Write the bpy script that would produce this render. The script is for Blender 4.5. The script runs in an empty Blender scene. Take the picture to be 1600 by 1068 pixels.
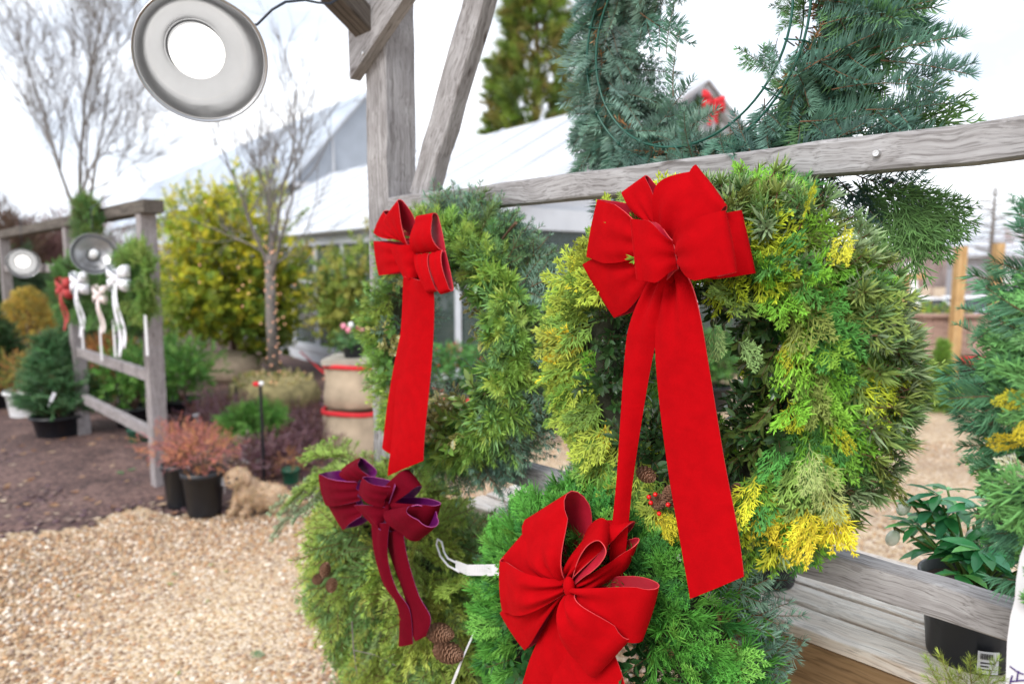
import bpy, math, random
import numpy as np
from mathutils import Vector, Matrix
rad = math.radians
C = bpy.context.scene
COL = C.collection

# ------------------------------------------------------------------ camera, sky, sun, exposure
CAMZ = 1.5
PITCH = math.atan(115 / 1067)
FPX = 1067.0
cd = bpy.data.cameras.new("camera")
cam = bpy.data.objects.new("camera", cd)
COL.objects.link(cam)
cam.location = (0, 0, CAMZ)
cam.rotation_euler = (math.pi / 2 - PITCH, 0, 0)
cd.lens = 24.0
cd.sensor_width = 36.0
cd.clip_start = 0.05
cd.clip_end = 600
cd.dof.use_dof = True
cd.dof.focus_distance = 1.02
cd.dof.aperture_fstop = 3.2
C.camera = cam

SUN_EL, SUN_AZ = rad(42), rad(215)      # azimuth clockwise from +Y: behind the camera, to its left
w = bpy.data.worlds.new("World")
C.world = w
w.use_nodes = True
nt = w.node_tree
nt.nodes.clear()
def N(nt, t, **kw):
    n = nt.nodes.new(t)
    for k, v in kw.items():
        setattr(n, k, v)
    return n
sky = N(nt, 'ShaderNodeTexSky', sky_type='NISHITA', sun_disc=False)
sky.sun_elevation = SUN_EL
sky.sun_rotation = SUN_AZ
sky.air_density = 1.0
sky.dust_density = 3.0
tc = N(nt, 'ShaderNodeTexCoord')
mp = N(nt, 'ShaderNodeMapping'); mp.inputs['Scale'].default_value = (1.2, 1.2, 3.2)
nz = N(nt, 'ShaderNodeTexNoise'); nz.inputs['Scale'].default_value = 1.7; nz.inputs['Detail'].default_value = 7
nz.inputs['Roughness'].default_value = 0.55
cr = N(nt, 'ShaderNodeValToRGB')
cr.color_ramp.elements[0].position = 0.40; cr.color_ramp.elements[0].color = (0.50, 0.535, 0.59, 1)
cr.color_ramp.elements[1].position = 0.62; cr.color_ramp.elements[1].color = (1, 1, 1, 1)
mul = N(nt, 'ShaderNodeMix', data_type='RGBA', blend_type='MULTIPLY'); mul.inputs[0].default_value = 1
mul.inputs[7].default_value = (9.6, 9.8, 10.2, 1)
mx = N(nt, 'ShaderNodeMix', data_type='RGBA'); mx.inputs[0].default_value = 0.9
bg = N(nt, 'ShaderNodeBackground'); bg.inputs['Strength'].default_value = 0.10
wo = N(nt, 'ShaderNodeOutputWorld')
L = nt.links.new
L(tc.outputs['Generated'], mp.inputs['Vector']); L(mp.outputs[0], nz.inputs['Vector']); L(nz.outputs['Fac'], cr.inputs[0])
L(cr.outputs[0], mul.inputs[6]); L(sky.outputs[0], mx.inputs[6]); L(mul.outputs[2], mx.inputs[7])
L(mx.outputs[2], bg.inputs['Color']); L(bg.outputs[0], wo.inputs['Surface'])

sl = bpy.data.lights.new("sun", 'SUN'); sl.energy = 1.35; sl.angle = rad(24); sl.color = (1, 0.96, 0.9)
sun = bpy.data.objects.new("sun", sl); COL.objects.link(sun)
sdir = Vector((math.sin(SUN_AZ) * math.cos(SUN_EL), math.cos(SUN_AZ) * math.cos(SUN_EL), math.sin(SUN_EL)))
sun.rotation_euler = sdir.to_track_quat('Z', 'Y').to_euler()
sun.location = (0, 0, 20)
C.view_settings.view_transform = 'Standard'
C.view_settings.look = 'None'
C.view_settings.exposure = 1.1
C.view_settings.gamma = 1
C.view_settings.use_curve_mapping = False
C.cycles.max_bounces = 7
C.cycles.diffuse_bounces = 2
C.cycles.transparent_max_bounces = 12

# ------------------------------------------------------------------ measuring helpers
CP, SP = math.cos(PITCH), math.sin(PITCH)
def ray(px, py):
    a = (px - 800) / FPX; b = (534 - py) / FPX
    return np.array([a, CP + b * SP, -SP + b * CP])
CAMP = np.array([0, 0, CAMZ])
def at(px, py, Y):
    r = ray(px, py); return CAMP + r * (Y / r[1])
def G(px, py, z=0.0):
    r = ray(px, py); return CAMP + r * ((z - CAMZ) / r[2])
ALPHA = rad(-45.4)                       # the display stand runs away to the left at about 45 degrees
AX = np.array([math.cos(ALPHA), math.sin(ALPHA), 0.0])      # along the rails, towards the near right
AB = np.array([-math.sin(ALPHA), math.cos(ALPHA), 0.0])     # away behind the stand
AF = -AB                                                   # front side of the stand
P0 = np.array([0.361, 1.1, 0.0])
def RP(s, off, z):                       # s metres along the rails, off metres in front, height z
    return P0 + AX * s + AF * off + np.array([0, 0, z])
def PP(px, py, off):                     # point of the plane lying off metres before the rails
    r = ray(px, py)
    t = ((P0 + AF * off - CAMP) @ AF) / (r @ AF)
    return CAMP + r * t

# ------------------------------------------------------------------ object helpers
def tag(o, label=None, cat=None, group=None, kind=None):
    if label: o['label'] = label
    if cat: o['category'] = cat
    if group: o['group'] = group
    if kind: o['kind'] = kind
    return o
MATW = {}
def thing(name, loc, rz=0.0, label=None, cat=None, group=None):
    o = bpy.data.objects.new(name, None); COL.objects.link(o)
    o.empty_display_size = 0.05
    o.location = Vector([float(c) for c in loc]); o.rotation_euler = (0, 0, rz)
    MATW[o.name] = Matrix.Translation(o.location) @ Matrix.Rotation(rz, 4, 'Z')
    return tag(o, label, cat, group)
def mw(o):
    return MATW.get(o.name, Matrix.Identity(4))
def npmesh(name, V, F, mats, parent=None, tint=None, midx=None, smooth=True, world=None):
    """V (n,3) in world space, F list of faces or int array; linked as one object whose origin is its parent's (or world)."""
    V = np.asarray(V, dtype=np.float64)
    M = world if world is not None else (mw(parent) if parent is not None else Matrix.Identity(4))
    Mi = np.array(M.inverted())
    Vl = V @ Mi[:3, :3].T + Mi[:3, 3]
    me = bpy.data.meshes.new(name)
    if isinstance(F, np.ndarray):
        k = F.shape[1]
        me.vertices.add(len(Vl)); me.vertices.foreach_set('co', Vl.astype(np.float32).ravel())
        me.loops.add(F.size); me.loops.foreach_set('vertex_index', F.astype(np.int32).ravel())
        me.polygons.add(len(F))
        me.polygons.foreach_set('loop_start', np.arange(0, F.size, k, dtype=np.int32))
        me.update(calc_edges=True)
    else:
        me.from_pydata([tuple(v) for v in Vl], [], [tuple(int(i) for i in f) for f in F])
        me.update()
    for m in (mats if isinstance(mats, (list, tuple)) else [mats]):
        me.materials.append(m)
    if midx is not None:
        me.polygons.foreach_set('material_index', np.asarray(midx, dtype=np.int32))
    if smooth:
        me.polygons.foreach_set('use_smooth', np.ones(len(me.polygons), dtype=bool))
    if tint is not None:
        a = me.color_attributes.new('tint', 'FLOAT_COLOR', 'POINT')
        c4 = np.ones((len(Vl), 4), dtype=np.float32); c4[:, :3] = tint
        a.data.foreach_set('color', c4.ravel())
    o = bpy.data.objects.new(name, me); COL.objects.link(o)
    MATW[o.name] = M.copy()
    if parent is not None:
        o.parent = parent
        o.matrix_basis = mw(parent).inverted() @ M
    else:
        o.matrix_basis = M
    return o
class MB:
    """collects shapes for one mesh"""
    def __init__(s): s.V = []; s.F = []; s.M = []; s.n = 0
    def add(s, V, F, m=0):
        V = np.asarray(V, dtype=float).reshape(-1, 3)
        s.V.append(V); s.F += [tuple(int(i) + s.n for i in f) for f in F]; s.M += [m] * len(F); s.n += len(V)
        return s
    def box(s, c, h, R=None, m=0):
        R = np.eye(3) if R is None else R
        v = np.array([[x, y, z] for x in (-1, 1) for y in (-1, 1) for z in (-1, 1)]) * np.array(h)
        return s.add(v @ R.T + np.array(c), [(0, 1, 3, 2), (4, 6, 7, 5), (0, 4, 5, 1), (2, 3, 7, 6), (0, 2, 6, 4), (1, 5, 7, 3)], m)
    def tube(s, pts, r, n=6, m=0, cap=True):
        pts = [np.asarray(p, float) for p in pts]
        r = [r] * len(pts) if np.isscalar(r) else list(r)
        V = []; up = np.array([0.13, 0.21, 0.97])
        for i, p in enumerate(pts):
            d = pts[min(i + 1, len(pts) - 1)] - pts[max(i - 1, 0)]; d = d / (np.linalg.norm(d) + 1e-12)
            a = np.cross(d, up)
            if np.linalg.norm(a) < 0.15: a = np.cross(d, [1, 0, 0])
            a /= np.linalg.norm(a); b = np.cross(a, d); up = b
            for k in range(n):
                t = 2 * math.pi * k / n
                V.append(p + r[i] * (a * math.cos(t) + b * math.sin(t)))
        F = [(i * n + k, i * n + (k + 1) % n, (i + 1) * n + (k + 1) % n, (i + 1) * n + k) for i in range(len(pts) - 1) for k in range(n)]
        if cap:
            F.append(tuple(range(n - 1, -1, -1))); F.append(tuple((len(pts) - 1) * n + k for k in range(n)))
        return s.add(V, F, m)
    def lathe(s, prof, c=(0, 0, 0), R=None, n=28, m=0):
        """prof: list of (radius, height)"""
        R = np.eye(3) if R is None else R
        V = [[r * math.cos(2 * math.pi * k / n), r * math.sin(2 * math.pi * k / n), z] for r, z in prof for k in range(n)]
        F = [(i * n + k, i * n + (k + 1) % n, (i + 1) * n + (k + 1) % n, (i + 1) * n + k) for i in range(len(prof) - 1) for k in range(n)]
        return s.add(np.array(V) @ R.T + np.array(c), F, m)
    def ball(s, c, r, R=None, nu=14, nv=9, m=0):
        r = np.array([r] * 3 if np.isscalar(r) else r, float)
        R = np.eye(3) if R is None else R
        V = [[math.sin(math.pi * i / nv) * math.cos(2 * math.pi * k / nu), math.sin(math.pi * i / nv) * math.sin(2 * math.pi * k / nu), math.cos(math.pi * i / nv)] for i in range(nv + 1) for k in range(nu)]
        F = [(i * nu + k, (i + 1) * nu + k, (i + 1) * nu + (k + 1) % nu, i * nu + (k + 1) % nu) for i in range(nv) for k in range(nu)]
        return s.add((np.array(V) * r) @ R.T + np.array(c), F, m)
    def build(s, name, mats, parent=None, smooth=False, world=None, tint=None):
        return npmesh(name, np.concatenate(s.V), s.F, mats, parent, tint, s.M, smooth, world)
def frame_from(d, up=(0, 0, 1)):
    """matrix whose X is d"""
    x = np.array(d, float); x /= np.linalg.norm(x)
    y = np.cross(np.array(up, float), x)
    if np.linalg.norm(y) < 1e-3: y = np.cross([0, 1, 0], x)
    y /= np.linalg.norm(y); z = np.cross(x, y)
    return np.stack([x, y, z], axis=1)
def M4(R, p):
    m = Matrix.Identity(4)
    for i in range(3):
        for j in range(3): m[i][j] = float(R[i][j])
        m[i][3] = float(p[i])
    return m
def beam(name, p0, p1, wd, ht, mat, parent=None, up=(0, 0, 1), bev=0.004, ends=(0, 0), worn=0.0018, seed=0):
    """a squared timber from p0 to p1: wd across (horizontal), ht along up; object X runs along the grain"""
    p0 = np.array(p0, float); p1 = np.array(p1, float); R = frame_from(p1 - p0, up); Ln = np.linalg.norm(p1 - p0)
    rg = np.random.default_rng(seed + int(Ln * 1000))
    n = max(2, int(Ln / 0.06)); b = min(bev, wd * .2, ht * .2)
    prof = []
    a, h = wd / 2, ht / 2
    for sx, sy, e in ((1, 1, 0), (-1, 1, 1), (-1, -1, 0), (1, -1, 1)):
        pts = [(sx * a, sy * (h - b)), (sx * (a - b * .3), sy * (h - b * .3)), (sx * (a - b), sy * h)]
        prof += pts if e == 0 else pts[::-1]
    V = []
    k = len(prof)
    for i in range(n + 1):
        x = Ln * i / n
        j = rg.normal(0, worn, (2,))
        for q, (y, z) in enumerate(prof):
            xx = x
            if i == 0: xx += ends[0] * z
            if i == n: xx += ends[1] * z
            V.append([xx, y + j[0] * .6 + rg.normal(0, worn * .25), z + j[1] * .6 + rg.normal(0, worn * .25)])
    F = [(i * k + q, (i + 1) * k + q, (i + 1) * k + (q + 1) % k, i * k + (q + 1) % k) for i in range(n) for q in range(k)]
    F.append(tuple(range(k))); F.append(tuple(n * k + q for q in range(k - 1, -1, -1)))
    V = np.array(V) @ R.T + p0
    o = npmesh(name, V, F, mat, parent, smooth=False, world=M4(R, p0))
    return o

# ------------------------------------------------------------------ materials
def mat_new(name):
    m = bpy.data.materials.new(name); m.use_nodes = True; nt = m.node_tree
    b = nt.nodes['Principled BSDF']
    return m, nt, b
def plain(name, col, rough=0.6, metal=0.0, bump=0.0, bscale=60, var=0.0, vscale=8, coat=0, spec=None):
    m, nt, b = mat_new(name); L = nt.links.new
    b.inputs['Roughness'].default_value = rough; b.inputs['Metallic'].default_value = metal
    b.inputs['Base Color'].default_value = (*col, 1)
    if spec is not None: b.inputs['Specular IOR Level'].default_value = spec
    tc = N(nt, 'ShaderNodeTexCoord')
    if var:
        nz = N(nt, 'ShaderNodeTexNoise'); nz.inputs['Scale'].default_value = vscale; nz.inputs['Detail'].default_value = 5
        rp = N(nt, 'ShaderNodeValToRGB')
        rp.color_ramp.elements[0].position = .3; rp.color_ramp.elements[1].position = .7
        rp.color_ramp.elements[0].color = (*[c * (1 - var) for c in col], 1); rp.color_ramp.elements[1].color = (*[min(1, c * (1 + var)) for c in col], 1)
        L(tc.outputs['Object'], nz.inputs['Vector']); L(nz.outputs['Fac'], rp.inputs[0]); L(rp.outputs[0], b.inputs['Base Color'])
    if bump:
        nb = N(nt, 'ShaderNodeTexNoise'); nb.inputs['Scale'].default_value = bscale; nb.inputs['Detail'].default_value = 4
        bm = N(nt, 'ShaderNodeBump'); bm.inputs['Strength'].default_value = bump; bm.inputs['Distance'].default_value = 0.005
        L(tc.outputs['Object'], nb.inputs['Vector']); L(nb.outputs['Fac'], bm.inputs['Height']); L(bm.outputs[0], b.inputs['Normal'])
    return m
def foliage(name, rough=0.45, trans=0.25, spec=0.4, noise=0.25):
    m, nt, b = mat_new(name); L = nt.links.new
    at_ = N(nt, 'ShaderNodeAttribute', attribute_name='tint')
    nz = N(nt, 'ShaderNodeTexNoise'); nz.inputs['Scale'].default_value = 35
    tc = N(nt, 'ShaderNodeTexCoord'); L(tc.outputs['Object'], nz.inputs['Vector'])
    mr = N(nt, 'ShaderNodeMapRange'); mr.inputs[3].default_value = 1 - noise; mr.inputs[4].default_value = 1 + noise
    L(nz.outputs['Fac'], mr.inputs[0])
    vm = N(nt, 'ShaderNodeVectorMath', operation='SCALE'); L(at_.outputs['Color'], vm.inputs[0]); L(mr.outputs[0], vm.inputs['Scale'])
    L(vm.outputs[0], b.inputs['Base Color']); b.inputs['Roughness'].default_value = rough
    b.inputs['Specular IOR Level'].default_value = spec
    tr = N(nt, 'ShaderNodeBsdfTranslucent'); L(vm.outputs[0], tr.inputs['Color'])
    ms = N(nt, 'ShaderNodeMixShader'); ms.inputs[0].default_value = trans
    out = nt.nodes['Material Output']
    L(b.outputs[0], ms.inputs[1]); L(tr.outputs[0], ms.inputs[2]); L(ms.outputs[0], out.inputs['Surface'])
    return m
def wood(name, c0, c1, c2, scale=1.0, rough=0.85, bump=0.5, green=0.0, rings=1.0):
    """grain along object X"""
    m, nt, b = mat_new(name); L = nt.links.new
    tc = N(nt, 'ShaderNodeTexCoord'); oi = N(nt, 'ShaderNodeObjectInfo')
    add = N(nt, 'ShaderNodeVectorMath', operation='ADD')
    sc = N(nt, 'ShaderNodeVectorMath', operation='SCALE'); sc.inputs['Scale'].default_value = 7.0
    cmb = N(nt, 'ShaderNodeCombineXYZ')
    for i in range(3): L(oi.outputs['Random'], cmb.inputs[i])
    L(cmb.outputs[0], sc.inputs[0]); L(tc.outputs['Object'], add.inputs[0]); L(sc.outputs[0], add.inputs[1])
    # slow warp so that the grain wanders round knots
    wn = N(nt, 'ShaderNodeTexNoise'); wn.inputs['Scale'].default_value = 5.5 * scale; wn.inputs['Detail'].default_value = 2
    L(add.outputs[0], wn.inputs['Vector'])
    ws = N(nt, 'ShaderNodeVectorMath', operation='SCALE'); ws.inputs['Scale'].default_value = 0.035
    L(wn.outputs['Color'], ws.inputs[0])
    a2 = N(nt, 'ShaderNodeVectorMath', operation='ADD'); L(add.outputs[0], a2.inputs[0]); L(ws.outputs[0], a2.inputs[1])
    mp = N(nt, 'ShaderNodeMapping'); mp.inputs['Scale'].default_value = (2.2 * scale, 75 * scale, 75 * scale); L(a2.outputs[0], mp.inputs['Vector'])
    n1 = N(nt, 'ShaderNodeTexNoise'); n1.inputs['Scale'].default_value = 1.0; n1.inputs['Detail'].default_value = 6; n1.inputs['Roughness'].default_value = .62
    L(mp.outputs[0], n1.inputs['Vector'])
    mp2 = N(nt, 'ShaderNodeMapping'); mp2.inputs['Scale'].default_value = (6 * scale, 260 * scale, 260 * scale); L(a2.outputs[0], mp2.inputs['Vector'])
    n2 = N(nt, 'ShaderNodeTexNoise'); n2.inputs['Scale'].default_value = 1.0; n2.inputs['Detail'].default_value = 3; L(mp2.outputs[0], n2.inputs['Vector'])
    nb = N(nt, 'ShaderNodeTexNoise'); nb.inputs['Scale'].default_value = 9 * scale; nb.inputs['Detail'].default_value = 4; L(add.outputs[0], nb.inputs['Vector'])
    r = N(nt, 'ShaderNodeValToRGB'); e = r.color_ramp.elements
    e[0].position = .30; e[0].color = (*c0, 1); e[1].position = .68; e[1].color = (*c2, 1)
    x = e.new(.46); x.color = (*c1, 1)
    L(n1.outputs['Fac'], r.inputs[0])
    mxx = N(nt, 'ShaderNodeMix', data_type='RGBA', blend_type='MULTIPLY'); mxx.inputs[0].default_value = .75
    r2 = N(nt, 'ShaderNodeValToRGB'); r2.color_ramp.elements[0].position = .33; r2.color_ramp.elements[0].color = (.40, .38, .37, 1)
    r2.color_ramp.elements[1].position = .5; r2.color_ramp.elements[1].color = (1, 1, 1, 1)
    L(n2.outputs['Fac'], r2.inputs[0]); L(r.outputs[0], mxx.inputs[6]); L(r2.outputs[0], mxx.inputs[7])
    mb = N(nt, 'ShaderNodeMix', data_type='RGBA', blend_type='MULTIPLY'); mb.inputs[0].default_value = .8
    r3 = N(nt, 'ShaderNodeValToRGB'); r3.color_ramp.elements[0].position = .36; r3.color_ramp.elements[0].color = (.80, .79 + green, .79 - green, 1)
    r3.color_ramp.elements[1].position = .62; r3.color_ramp.elements[1].color = (1, 1, 1, 1)
    L(nb.outputs['Fac'], r3.inputs[0]); L(mxx.outputs[2], mb.inputs[6]); L(r3.outputs[0], mb.inputs[7])
    # knots
    vo = N(nt, 'ShaderNodeTexVoronoi'); vo.inputs['Scale'].default_value = 1.0
    mk = N(nt, 'ShaderNodeMapping'); mk.inputs['Scale'].default_value = (5.5, 22, 22); L(a2.outputs[0], mk.inputs['Vector']); L(mk.outputs[0], vo.inputs['Vector'])
    rk = N(nt, 'ShaderNodeValToRGB'); rk.color_ramp.elements[0].position = .05; rk.color_ramp.elements[0].color = (.22, .17, .14, 1)
    rk.color_ramp.elements[1].position = .13; rk.color_ramp.elements[1].color = (1, 1, 1, 1)
    L(vo.outputs['Distance'], rk.inputs[0])
    mk2 = N(nt, 'ShaderNodeMix', data_type='RGBA', blend_type='MULTIPLY'); mk2.inputs[0].default_value = .8
    L(mb.outputs[2], mk2.inputs[6]); L(rk.outputs[0], mk2.inputs[7])
    L(mk2.outputs[2], b.inputs['Base Color']); b.inputs['Roughness'].default_value = rough
    b.inputs['Specular IOR Level'].default_value = .25
    bm = N(nt, 'ShaderNodeBump'); bm.inputs['Strength'].default_value = bump; bm.inputs['Distance'].default_value = 0.0015
    ma = N(nt, 'ShaderNodeMath', operation='MULTIPLY_ADD'); ma.inputs[1].default_value = .6
    L(n2.outputs['Fac'], ma.inputs[0]); L(n1.outputs['Fac'], ma.inputs[2]); L(ma.outputs[0], bm.inputs['Height']); L(bm.outputs[0], b.inputs['Normal'])
    return m
def velvet(name, col, sheen, back=False):
    m, nt, b = mat_new(name); L = nt.links.new
    tc = N(nt, 'ShaderNodeTexCoord')
    nz = N(nt, 'ShaderNodeTexNoise'); nz.inputs['Scale'].default_value = 900; nz.inputs['Detail'].default_value = 2; L(tc.outputs['Object'], nz.inputs['Vector'])
    n2 = N(nt, 'ShaderNodeTexNoise'); n2.inputs['Scale'].default_value = 45; n2.inputs['Detail'].default_value = 3; L(tc.outputs['Object'], n2.inputs['Vector'])
    r = N(nt, 'ShaderNodeValToRGB'); r.color_ramp.elements[0].position = .35; r.color_ramp.elements[1].position = .65
    r.color_ramp.elements[0].color = (*[c * .94 for c in col], 1); r.color_ramp.elements[1].color = (*[min(1, c * 1.05) for c in col], 1)
    L(n2.outputs['Fac'], r.inputs[0]); L(r.outputs[0], b.inputs['Base Color'])
    b.inputs['Roughness'].default_value = .92 if not back else .38
    b.inputs['Specular IOR Level'].default_value = .06 if not back else .5
    b.inputs['Sheen Weight'].default_value = .22 if not back else .1
    b.inputs['Sheen Roughness'].default_value = .35
    b.inputs['Sheen Tint'].default_value = (*sheen, 1)
    bm = N(nt, 'ShaderNodeBump'); bm.inputs['Strength'].default_value = .35 if not back else .1; bm.inputs['Distance'].default_value = .0006
    L(nz.outputs['Fac'], bm.inputs['Height'])
    n3 = N(nt, 'ShaderNodeTexNoise'); n3.inputs['Scale'].default_value = 28; n3.inputs['Detail'].default_value = 2; n3.inputs['Distortion'].default_value = .6; L(tc.outputs['Object'], n3.inputs['Vector'])
    b2 = N(nt, 'ShaderNodeBump'); b2.inputs['Strength'].default_value = .22; b2.inputs['Distance'].default_value = .008
    L(n3.outputs['Fac'], b2.inputs['Height']); L(b2.outputs[0], bm.inputs['Normal']); L(bm.outputs[0], b.inputs['Normal'])
    return m
def emis(name, col, st, base=(1, 1, 1)):
    m, nt, b = mat_new(name)
    b.inputs['Base Color'].default_value = (*base, 1)
    b.inputs['Emission Color'].default_value = (*col, 1); b.inputs['Emission Strength'].default_value = st
    return m

m_wood = wood('weathered grey wood', (.19, .18, .18), (.31, .30, .305), (.40, .395, .405), scale=1.7)
m_woodfar = wood('weathered purple grey wood', (.17, .145, .15), (.29, .265, .27), (.38, .35, .355), green=.01, scale=1.5)
m_wooddark = wood('dark weathered wood', (.04, .035, .03), (.10, .085, .075), (.17, .15, .13), green=.02)
m_deck = wood('bleached decking wood', (.58, .47, .38), (.80, .72, .64), (.90, .86, .81), scale=1.3, bump=.3)
m_apron = wood('tan board', (.20, .12, .06), (.33, .21, .11), (.40, .27, .15), scale=.8, bump=.2)
m_pine = wood('yellow pine post', (.38, .22, .09), (.52, .33, .15), (.6, .41, .21), scale=.5)
m_fence = wood('pinkish cedar boards', (.28, .17, .14), (.42, .28, .23), (.5, .36, .30), scale=.5)
m_fir = foliage('fir needles', .5, .12, .28)
m_cyp = foliage('cypress scale leaves', .55, .12, .2)
m_leaf = foliage('broad leaves', .3, .2, .5)
m_bgleaf = foliage('shrub leaves', .5, .3, .35)
m_red = velvet('red velvet', (.345, .0006, .003), (1, .02, .03))
m_redback = velvet('red satin backing', (.42, .010, .03), (1, .3, .3), True)
m_burg = velvet('burgundy velvet', (.10, .0008, .007), (.6, .01, .06))
m_burgback = velvet('purple satin backing', (.09, .002, .075), (.7, .2, .8), True)
m_edge = plain('pale ribbon selvage', (.62, .05, .06), .8)
m_edgeb = plain('pale purple selvage', (.35, .06, .22), .8)
m_greenwire = plain('green wire enamel', (.004, .075, .05), .35)
m_galv = plain('galvanised steel', (.6, .6, .6), .35, 1.0, bump=.15, bscale=200)
m_alu = plain('spun aluminium', (.42, .425, .44), .30, 1.0, bump=.05, bscale=40, var=.06, vscale=12)
m_alu.node_tree.nodes['Principled BSDF'].inputs['Anisotropic'].default_value = .8
_t = N(m_alu.node_tree, 'ShaderNodeTangent', direction_type='RADIAL', axis='Z')
m_alu.node_tree.links.new(_t.outputs[0], m_alu.node_tree.nodes['Principled BSDF'].inputs['Tangent'])
m_bulb = emis('lit frosted bulb', (1, .97, .92), .75)
m_black = plain('black plastic', (.007, .009, .013), .38, bump=.1, bscale=40, var=.3)
m_cable = plain('black cable', (.02, .03, .05), .4)
m_white = plain('white plastic', (.78, .79, .80), .5, var=.04)
m_paper = plain('white tag plastic', (.60, .61, .64), .45)
m_ink = plain('purple ink', (.05, .02, .14), .7)
m_inkk = plain('dark print', (.05, .05, .05), .7)
m_inkg = plain('faint grey print', (.45, .46, .5), .7)
m_cone = plain('pine cone scales', (.17, .075, .040), .6, bump=.3, bscale=200, var=.45, vscale=60)
m_conetip = plain('pale cone scale tips', (.21, .11, .065), .7)
m_berry = plain('red berry', (.65, .004, .006), .18)
m_bark = plain('twig bark', (.11, .065, .04), .85, bump=.5, bscale=120, var=.35, vscale=30)
m_barkgrey = plain('grey bark', (.17, .15, .135), .9, bump=.6, bscale=30, var=.35, vscale=9)
m_burlap = plain('burlap', (.50, .40, .29), .95, bump=.9, bscale=260, var=.22, vscale=7)
m_redtrim = plain('red cloth trim', (.62, .02, .03), .8, bump=.4, bscale=200)
# ------------------------------------------------------------------ foliage templates (numpy triangles)
rng = np.random.default_rng(11)
def nrm(a): return a / (np.linalg.norm(a, axis=-1, keepdims=True) + 1e-12)
def needles(B, D, U, l, wd, curve=0.25, tip=1.15):
    """B bases, D directions, U bend-up directions -> curved tapering strips"""
    n = len(B); l = np.broadcast_to(l, (n,))[:, None]; wd = np.broadcast_to(wd, (n,))[:, None]
    D = nrm(D); S = nrm(np.cross(D, U)) * wd / 2; U = nrm(U)
    p0 = B; p1 = B + D * l * .5 + U * l * curve * .18; p2 = B + D * l * .97 + U * l * curve * .8
    V = np.stack([p0 - S * .6, p0 + S * .6, p1 - S, p1 + S, p2], axis=1).reshape(-1, 3)
    T = (np.array([[0, 1, 3], [0, 3, 2], [2, 3, 4]])[None] + (np.arange(n) * 5)[:, None, None]).reshape(-1, 3)
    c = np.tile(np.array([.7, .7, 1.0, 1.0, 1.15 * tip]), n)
    return V, T, c
class T_:
    """template: V, T, f (brightness factor; negative marks bark)"""
    def __init__(s): s.V = []; s.T = []; s.f = []; s.n = 0
    def add(s, V, T, f):
        s.V.append(V); s.T.append(T + s.n); s.f.append(np.broadcast_to(f, (len(V),)).astype(float)); s.n += len(V)
    def stem(s, pts, r0, r1, f=-1.0):
        pts = np.asarray(pts); k = len(pts); V = []
        for i, p in enumerate(pts):
            d = pts[min(i + 1, k - 1)] - pts[max(i - 1, 0)]; d = d / np.linalg.norm(d)
            a = np.cross(d, [0, .3, 1.]); a /= np.linalg.norm(a); b = np.cross(a, d); r = r0 + (r1 - r0) * i / (k - 1)
            for t in (0, 2.09, 4.19): V.append(p + r * (a * math.cos(t) + b * math.sin(t)))
        T = []
        for i in range(k - 1):
            for q in range(3):
                a, b, c, d = i * 3 + q, i * 3 + (q + 1) % 3, (i + 1) * 3 + (q + 1) % 3, (i + 1) * 3 + q
                T += [(a, b, c), (a, c, d)]
        s.add(np.array(V), np.array(T), f)
    def done(s):
        s.V = np.concatenate(s.V); s.T = np.concatenate(s.T); s.f = np.concatenate(s.f); return s
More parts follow.
